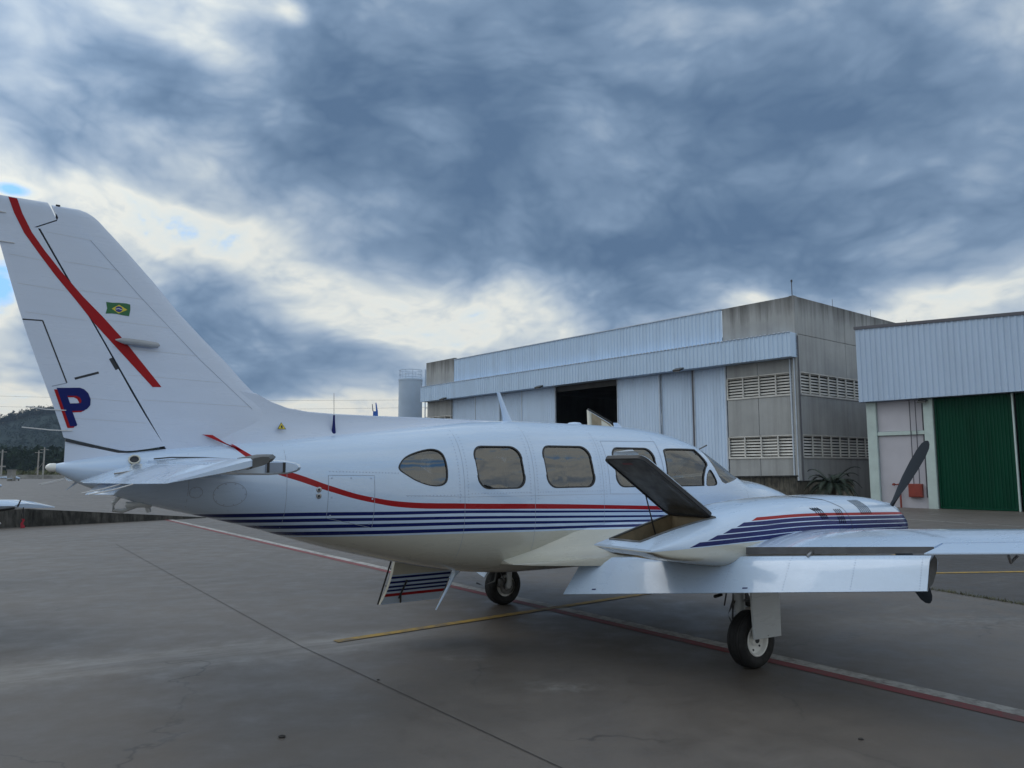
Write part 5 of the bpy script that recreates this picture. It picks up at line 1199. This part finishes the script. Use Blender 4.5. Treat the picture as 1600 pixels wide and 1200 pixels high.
    # louvres, cowl seam and exhaust
    for fs in (-1, 1):
        for X0, z0, z1, k, dxk, lean in ((.43, 1.482, 1.43, 4, .036, .10), (.51, 1.425, 1.375, 4, .030, .06), (.79, 1.462, 1.405, 4, .031, .03), (.80, 1.395, 1.325, 4, .031, .03), (1.19, 1.535, 1.40, 6, .035, .08)):
            for j in range(k):
                lv = MB(); x = X0 + j * dxk; NBY.ribbon(lv, [(x, z0), (x + lean * .5, (z0 + z1) / 2), (x + lean * .6, z1)], 1.0*.012, fs, .002, .02); lv.build('louver', M_SLOT, nac, fix=False)
        sm = MB(); NBY.ribbon(sm, [(.55, 1.583), (.80, 1.55), (.95, 1.47), (1.01, 1.35), (1.03, 1.2), (1.03, 1.0)], .006, fs, .0015, .03); NBY.ribbon(sm, [(-.5, 1.36), (2.1, 1.36)], .0025, fs, .0012, .1)
        sm.build('cowl_seam', M_GAP, nac, fix=False)
    mb = MB(); mb.tube([(.9, ysd(2.30), .98), (.55, ysd(2.33), .86), (.42, ysd(2.33), .85)], .05, 10); mb.build('exhaust_pipe', M_GREYM, nac, 50)
    # intake face
    for y in (-.2, .2):
        mb = MB(); mb.lathe([(.085, 0), (.10, .012), (.085, .03)], (2.245, ysd(yc + y), 1.24), (1, 0, 0), 18); mb.lathe([(.0, .01), (.088, .01)], (2.245, ysd(yc + y), 1.24), (1, 0, 0), 18); mb.build('air_intake', M_GAP, nac, 40)
    # propeller
    pr = empty('propeller', (2.43, side * 2.06, 1.306)); pr.parent = AC
    mb = MB(); mb.lathe([(.17, -.20), (.175, -.05), (.165, .05), (.12, .17), (.05, .25), (.0, .265)], (0, 0, 0), (1, 0, 0), 28); mb.build('spinner', M_WHITE, pr, 50)
    bl = None
    for k in range(3):
        if bl is None:
            rings = []
            for r_, ch, th, tw in ((.12, .07, .035, 60), (.22, .085, .03, 50), (.34, .145, .024, 40), (.5, .175, .018, 32), (.7, .175, .013, 25), (.86, .16, .010, 21), (.95, .125, .008, 19), (.995, .075, .006, 18), (1.014, .02, .004, 18)):
                t = R(tw); r = []
                for u, s_ in ((.5, 0), (.35, .6), (.1, 1), (-.25, .8), (-.5, 0), (-.25, -.3), (.1, -.4), (.35, -.25)):
                    a, b_ = u * ch, s_ * th; r.append((b_ * math.cos(t) + a * math.sin(t), a * math.cos(t) - b_ * math.sin(t), r_))
                rings.append(r)
            mb = MB(); mb.loft(rings); bl = mb.build('blade', M_PROP, pr, 60); o = bl
        else: o = bl.copy(); COL.objects.link(o)
        o.rotation_euler = ((.576 + k * 2 * math.pi / 3) , 0, 0)
    # main gear
    mg = empty('main_gear', (0, 0, 0)); mg.parent = AC
    gy = 2.1
    ty = MB(); w_ = .093; ty.lathe([(.145, -.075), (.17, -.088), (.21, -.096), (.24, -.085), (.258, -.055), (.262, -.03), (.2635, 0), (.262, .03), (.258, .055), (.24, .085), (.21, .096), (.17, .088), (.145, .075)], (-.04, ysd(gy), .262), (0, side, 0), 44)
    tyo = ty.build('tyre', M_RUB, mg, 50)
    gr = MB()
    for o_ in (-.05, -.018, .018, .05): gr.lathe([(.2632, o_ - .004), (.2610, o_), (.2632, o_ + .004)], (-.04, ysd(gy), .262), (0, side, 0), 44)
    gr.build('tread_groove', M_SEAL, tyo, 60)
    rm = MB(); c_ = (-.04, ysd(gy), .262)
    rm.lathe([(.148, -.078), (.150, .070), (.150, .080), (.142, .086), (.132, .080), (.122, .045), (.075, .030), (.055, .034), (.052, .062), (.042, .070), (.0, .070)], c_, (0, side, 0), 40); rm.lathe([(.148, -.07), (.12, -.05), (.05, -.04), (.0, -.05)], c_, (0, side, 0), 30)
    rmo = rm.build('rim', MM('wheel_white', (.80, .80, .78), .12, 10, .4), mg, 35)
    bt = MB()
    for k in range(6):
        a = k * math.pi / 3 + .3; p = (c_[0] + .096 * math.cos(a), c_[1] + side * .036, c_[2] + .096 * math.sin(a)); bt.lathe([(.010, -.004), (.010, .006), (.0, .006)], p, (0, side, 0), 8)
    bt.lathe([(.03, .071), (.028, .076), (.0, .076)], c_, (0, side, 0), 14); bt.build('wheel_bolt', M_GAP, rmo, 40)
    mb = MB(); mb.tube([(-.02, ysd(gy - .14), 1.05), (-.02, ysd(gy - .14), .50)], .055, 12); mb.tube([(-.02, ysd(gy - .14), .55), (-.03, ysd(gy - .135), .27)], .038, 12); mb.tube([(-.04, ysd(gy - .15), .262), (-.04, ysd(gy + .02), .262)], .035, 10); mb.build('strut', M_GEARW, mg, 45)
    mb = MB(); mb.tube([(-.10, ysd(gy - .14), .60), (-.19, ysd(gy - .14), .48), (-.10, ysd(gy - .14), .34)], .018, 8); mb.tube([(.05, ysd(gy - .14), .95), (.35, ysd(gy - .12), 1.02)], .025, 8); mb.build('torque_link', M_GREYM, mg, 45)
    mb = MB(); mb.lathe([(.115, -.115), (.115, -.10), (.05, -.10), (.05, -.115)], c_, (0, side, 0), 26); mb.box((c_[0] - .11, c_[1] - side * .10, c_[2] + .05), (.07, .08, .12), bev=.012); mb.build('brake', M_GREYM, mg, 45)
    mb = MB(); mb.tube([(-.13, ysd(gy - .16), .98), (-.17, ysd(gy - .15), .74), (-.20, ysd(gy - .17), .56)], .008, 5); mb.tube([(-.20, ysd(gy - .20), .66), (-.30, ysd(gy - .20), .65)], .016, 6); mb.tube([(-.1, ysd(gy - .16), .9), (-.05, ysd(gy - .18), .7), (-.1, ysd(gy - .16), .42)], .009, 5); mb.build('brake_hose', M_SEAL, mg, 50)
    mb = MB(); mb.loft([[(-.215, ysd(gy + .13), .98), (.205, ysd(gy + .13), .98), (.205, ysd(gy + .155), .98), (-.215, ysd(gy + .155), .98)], [(-.195, ysd(gy + .145), .30), (.195, ysd(gy + .145), .29), (.195, ysd(gy + .165), .29), (-.195, ysd(gy + .165), .30)]]); gd = mb.build('gear_door', M_GEARW, mg)
    mb = MB(); mb.tube([(.0, ysd(gy - .1), .60), (.0, ysd(gy + .14), .62)], .014, 6); mb.tube([(.0, ysd(gy - .1), .86), (.0, ysd(gy + .14), .86)], .014, 6); mb.build('door_link', M_GREYM, gd, 50)
    mb = MB(); mb.lathe([(.006, 0), (.0, .003)], (.0, ysd(gy + .166), .315), (0, side, 0), 6); mb.build('door_rivet', M_GAP, gd)
    mb = MB(); mb.box((-.02, ysd(1.80), .86), (.55, .03, .30), Matrix.Rotation(R(25 * side), 3, 'X')); mb.build('inner_gear_door', M_GEARW, mg)
# nose gear
ng = empty('nose_gear'); ng.parent = AC
mb = MB(); c_ = (2.60, 0, .215); mb.lathe([(.10, -.055), (.14, -.07), (.185, -.06), (.21, -.03), (.216, 0), (.21, .03), (.185, .06), (.14, .07), (.10, .055)], c_, (0, 1, 0), 36); mb.build('tyre', M_RUB, ng, 50)
mb = MB(); mb.lathe([(.0, -.04), (.10, -.05), (.10, .05), (.0, .04)], c_, (0, 1, 0), 24); mb.build('rim', bpy.data.materials['wheel_white'], ng, 40)
mb = MB(); mb.tube([(2.60, -.09, .215), (2.58, -.09, .46), (2.56, 0, .50), (2.54, 0, .90)], .028, 10); mb.tube([(2.60, .09, .215), (2.58, .09, .46), (2.56, 0, .50)], .028, 10); mb.tube([(2.60, -.10, .215), (2.60, .10, .215)], .018, 8); mb.build('fork', M_GEARW, ng, 45)
for s_ in (-1, 1):
    mb = MB(); mb.box((2.5, s_ * .17, .70), (.6, .015, .26), Matrix.Rotation(R(8 * s_), 3, 'X')); mb.build('gear_door', M_GEARW, ng)
# ------------------------------------------------------------------ neighbouring aircraft: only its wing tip reaches into the picture
W2 = tag(empty('airplane', (-5.62, 9.15, 0), R(176)), 'white wing tip of a parked light aircraft at the left edge with red streamer', 'airplane', 'light aircraft')
rings = []
for u, c, z, sh in ((0, .70, 1.44, .18), (.10, .95, 1.445, .08), (.28, 1.22, 1.45, .02), (1.2, 1.30, 1.43, 0), (3.0, 1.45, 1.36, 0), (5.0, 1.6, 1.28, 0)):
    r = []
    for f, s_ in ((0, 0), (.02, .3), (.10, .7), (.3, 1), (.6, .72), (1, .04), (1, -.04), (.6, -.35), (.3, -.5), (.10, -.45), (.02, -.25)):
        r.append((u, .62 - c * f - sh * (1 - f) * 0 + (0 if u > .2 else -(.62 * (1 - c / 1.3)) ), z + .075 * s_ * (.45 if u < .05 else 1) + .05 * (.5 - f)))
    rings.append(r)
mb = MB(); mb.loft(rings); mb.build('wing', M_WHITE, W2, 36)
f2 = MB(); f2.loft([[(5.4 + w * math.cos(a), X, zc_ + h * math.sin(a)) for a in np.linspace(0, 2 * math.pi, 24, endpoint=False)] for X, w, h, zc_ in ((3.0, .12, .14, 1.3), (2.6, .42, .42, 1.3), (1.2, .58, .6, 1.35), (-.8, .58, .62, 1.4), (-2.6, .34, .36, 1.45), (-4.4, .1, .14, 1.55))]); f2.build('fuselage', M_WHITE, W2, 50)
mb = MB(); mb.prism([(-3.6, 1.6), (-4.4, 1.6), (-4.9, 2.9), (-4.45, 2.9)], 5.36, 5.44, ax='x'); mb.build('fin', M_WHITE, W2)
mb = MB(); mb.box((5.4, -4.1, 1.6), (3.2, .7, .05), bev=.02); mb.build('stabilizer', M_WHITE, W2)
for x, y in ((4.2, -.2), (6.6, -.2), (5.4, 2.2)):
    mb = MB(); mb.lathe([(.0, -.07), (.14, -.08), (.2, -.04), (.2, .04), (.14, .08), (.0, .07)], (x, y, .2), (1, 0, 0), 24); mb.build('wheel', M_RUB, W2, 50); mb = MB(); mb.tube([(x + .0, y, .2), (x, y, 1.2)], .04, 8); mb.build('gear_leg', M_GEARW, W2, 50)
mb = MB(); mb.tube([(.02, .30, 1.44), (.28, .40, 1.39)], .014, 6); mb.tube([(.0, .28, 1.455), (-.03, .28, 1.53)], .008, 6); mb.build('tip_fairing', M_SEAL, W2, 50)
mb = MB(); mb.tube([(.22, .46, 1.39), (.12, .52, 1.34), (-.02, .56, 1.285)], .009, 6); mb.build('tip_rod', M_FWHITE, W2, 50)
M_ROPE = mat('green_rope', (.02, .10, .06), .8); M_STREAM = mat('streamer_red', (.35, .02, .04), .7)
def tid(nm, m, pts, r, label, cat):
    mb = MB(); mb.tube(pts, r, 6); return tag(mb.build(nm, m, None, 50), label, cat)
tid('tie_down_rope', M_ROPE, [(-5.96, 8.62, 1.435), (-6.0, 8.62, 1.36), (-5.95, 8.62, 1.33), (-5.92, 8.62, 1.43)], .012, 'green tie down rope looped under the white wing at the left edge', 'rope')
tid('cord_loop', M_ROPE, [(-6.12, 8.62, 1.42), (-6.13, 8.62, 1.30), (-6.11, 8.62, 1.27), (-6.09, 8.62, 1.30), (-6.10, 8.62, 1.42)], .005, 'thin pale cord loop hanging under the white wing at the left edge', 'cord')
bpy.data.objects['cord_loop'].data.materials[0] = M_POLE
st = tag(empty('streamer', (-5.56, 8.85, 1.45)), 'red streamer hanging on a thin cord from the white wing tip at left', 'streamer')
mb = MB(); mb.tube([(0, 0, 0), (.01, 0, -.13)], .006, 5); mb.tube([(.0, 0, 0), (-.02, 0, -.12)], .004, 5); mb.build('cord', M_SEAL, st)
mb = MB(); mb.loft([[(-.018 + .008 * math.sin(f * 9), .012 * math.sin(f * 5), -.13 - .105 * f), (.02 + .008 * math.sin(f * 9), -.01 * math.sin(f * 5), -.13 - .105 * f)] for f in np.linspace(0, 1, 8)], False, False, False); mb.build('ribbon', M_STREAM, st, 60)

# ------------------------------------------------------------------ distant airliner: blue fin with split rudder above the roof line
M_BLUE = MM('airline_blue', (.012, .12, .52), .2, .4, .4); M_BLUED = mat('airline_dark_blue', (.01, .03, .10), .4)
AL = tag(empty('airliner', (-27.2, 152, 0), R(18)), 'distant blue tail fin rising behind the white fuselage left of the tank', 'airplane')
mb = MB(); mb.loft([[(X, w * math.cos(a), zc_ + w * math.sin(a)) for a in np.linspace(0, 2 * math.pi, 20, endpoint=False)] for X, w, zc_ in ((-3.2, .3, 5.2), (-1, 1.2, 4.9), (3, 1.75, 4.4), (20, 1.75, 4.4), (23, 1.1, 4.1), (25, .2, 3.8))]); mb.build('fuselage', M_WHITE, AL, 50)
mb = MB(); mb.loft([[(-.55, -.14, 5.5), (.95, -.14, 5.5), (.95, .14, 5.5), (-.55, .14, 5.5)], [(-.30, -.12, 13.3), (.62, -.12, 13.3), (.62, .12, 13.3), (-.30, .12, 13.3)]]); fn_ = mb.build('fin', M_BLUE, AL)
mb = MB(); mb.loft([[(.25, -.10, 13.3), (.62, -.10, 13.3), (.62, .10, 13.3), (.25, .10, 13.3)], [(.12, -.06, 15.0), (.30, -.06, 15.0), (.30, .06, 15.0), (.12, .06, 15.0)]]); mb.build('fin_tip', M_BLUE, fn_)
mb = MB(); mb.loft([[(-.42, -.08, 13.3), (-.25, -.08, 13.3), (-.25, .08, 13.3), (-.42, .08, 13.3)], [(-.56, -.06, 14.7), (-.44, -.06, 14.7), (-.44, .06, 14.7), (-.56, .06, 14.7)]]); mb.build('rudder_tip', M_BLUED, fn_)
for s_ in (-1, 1):
    mb = MB(); mb.loft([[(12, s_ * 1.4, 3.4), (8.4, s_ * 1.4, 3.4), (8.4, s_ * 1.4, 3.1), (12, s_ * 1.4, 3.1)], [(9.6, s_ * 12, 4.0), (8.2, s_ * 12, 4.0), (8.2, s_ * 12, 3.9), (9.6, s_ * 12, 3.9)]]); mb.build('wing', M_WHITE, AL)
for x, y in ((9, 2.2), (9, -2.2), (21, 0)):
    mb = MB(); mb.lathe([(.0, -.2), (.45, -.22), (.55, 0), (.45, .22), (.0, .2)], (x, y, .55), (0, 1, 0), 20); mb.tube([(x, y, .55), (x, y * .8, 3.6)], .15, 8); mb.build('landing_gear', M_RUB, AL, 50)

# ------------------------------------------------------------------ far clutter beside the left edge
LP = tag(empty('airplane', (-91.2, 141, 0), R(20)), 'tiny distant white light aircraft parked near the grass at far left', 'airplane', 'light aircraft')
mb = MB(); mb.loft([[(X, w * math.cos(a), zc_ + w * math.sin(a)) for a in np.linspace(0, 2 * math.pi, 12, endpoint=False)] for X, w, zc_ in ((2.6, .2, .8), (1.6, .5, .95), (-.5, .5, 1.0), (-3.8, .12, 1.15))]); mb.build('fuselage', M_WHITE, LP, 50)
mb = MB(); mb.box((.6, 0, .75), (1.3, 9.4, .12), bev=.04); mb.build('wing', M_WHITE, LP); mb = MB(); mb.box((-3.6, 0, 1.5), (.8, .08, 1.1)); mb.box((-3.6, 0, 1.15), (.7, 2.8, .06)); mb.build('tail', M_WHITE, LP)
for x, y in ((.4, 1.1), (.4, -1.1), (2.2, 0)): mb = MB(); mb.lathe([(.0, -.08), (.22, -.08), (.25, 0), (.22, .08), (.0, .08)], (x, y, .25), (0, 1, 0), 14); mb.build('wheel', M_RUB, LP, 50)
e = tag(empty('concrete_block', (-90.5, 140, 0)), 'small grey concrete block on the far apron edge at left', 'block')
mb = MB(); mb.box((0, 0, .95), (1.0, 1.0, 1.9), bev=.05); mb.build('block_body', M_PALEC, e); mb = MB(); mb.box((0, 0, 1.95), (1.2, 1.2, .12), bev=.02); mb.build('block_cap', M_PALEC, e)
e = tag(empty('light_mast', (-94.4, 141, 0)), 'pale floodlight mast base at the far left edge beside the distant aircraft', 'mast')
mb = MB(); mb.tube([(0, 0, 0), (0, 0, 4.2)], [.6, .42], 12); mb.build('mast_base', M_PALEC, e, 50); mb = MB(); mb.box((.6, 0, 2.6), (2.6, .5, .25)); mb.tube([(0, 0, 4.2), (0, 0, 9.0)], .12, 8); mb.build('mast_arm', M_POLE, e)
LP.scale = (.55, .55, .55)
# small dark stones on the apron
stone0 = None
for x, y, s_, lb in ((-1.62, 5.63, .022, 'small dark stone on the grey apron at the lower left of centre'), (2.4, 5.55, .016, 'tiny dark stone on the apron at the lower right near the line'), (-1.2, 7.1, .012, 'tiniest dark stone on the apron below the yellow line end')):
    mb = MB(); mb.lathe([(.0, -.4), (.8, -.3), (1.0, .1), (.6, .5), (.0, .62)], (0, 0, 0), (0, 0, 1), 7); o = mb.build('stone', M_JOINT, None, 60); o.scale = (s_ * 1.3, s_, s_ * .8); o.location = (x, y, s_ * .3); tag(o, lb, 'stone', 'loose stones')

# ------------------------------------------------------------------ air
hz = bpy.data.materials.new('air'); hz.use_nodes = True; t = NT(hz.node_tree); t.n.clear()
pvn = t.n.new('ShaderNodeVolumePrincipled'); pvn.inputs['Color'].default_value = (.62, .78, 1.0, 1); pvn.inputs['Density'].default_value = .00016; pvn.inputs['Anisotropy'].default_value = .2
oo = t.n.new('ShaderNodeOutputMaterial'); t.l.new(pvn.outputs[0], oo.inputs['Volume'])
mb = MB(); mb.box((0, 1450, 42), (6100, 4200, 86)); hzo = mb.build('haze', hz, kind='stuff')
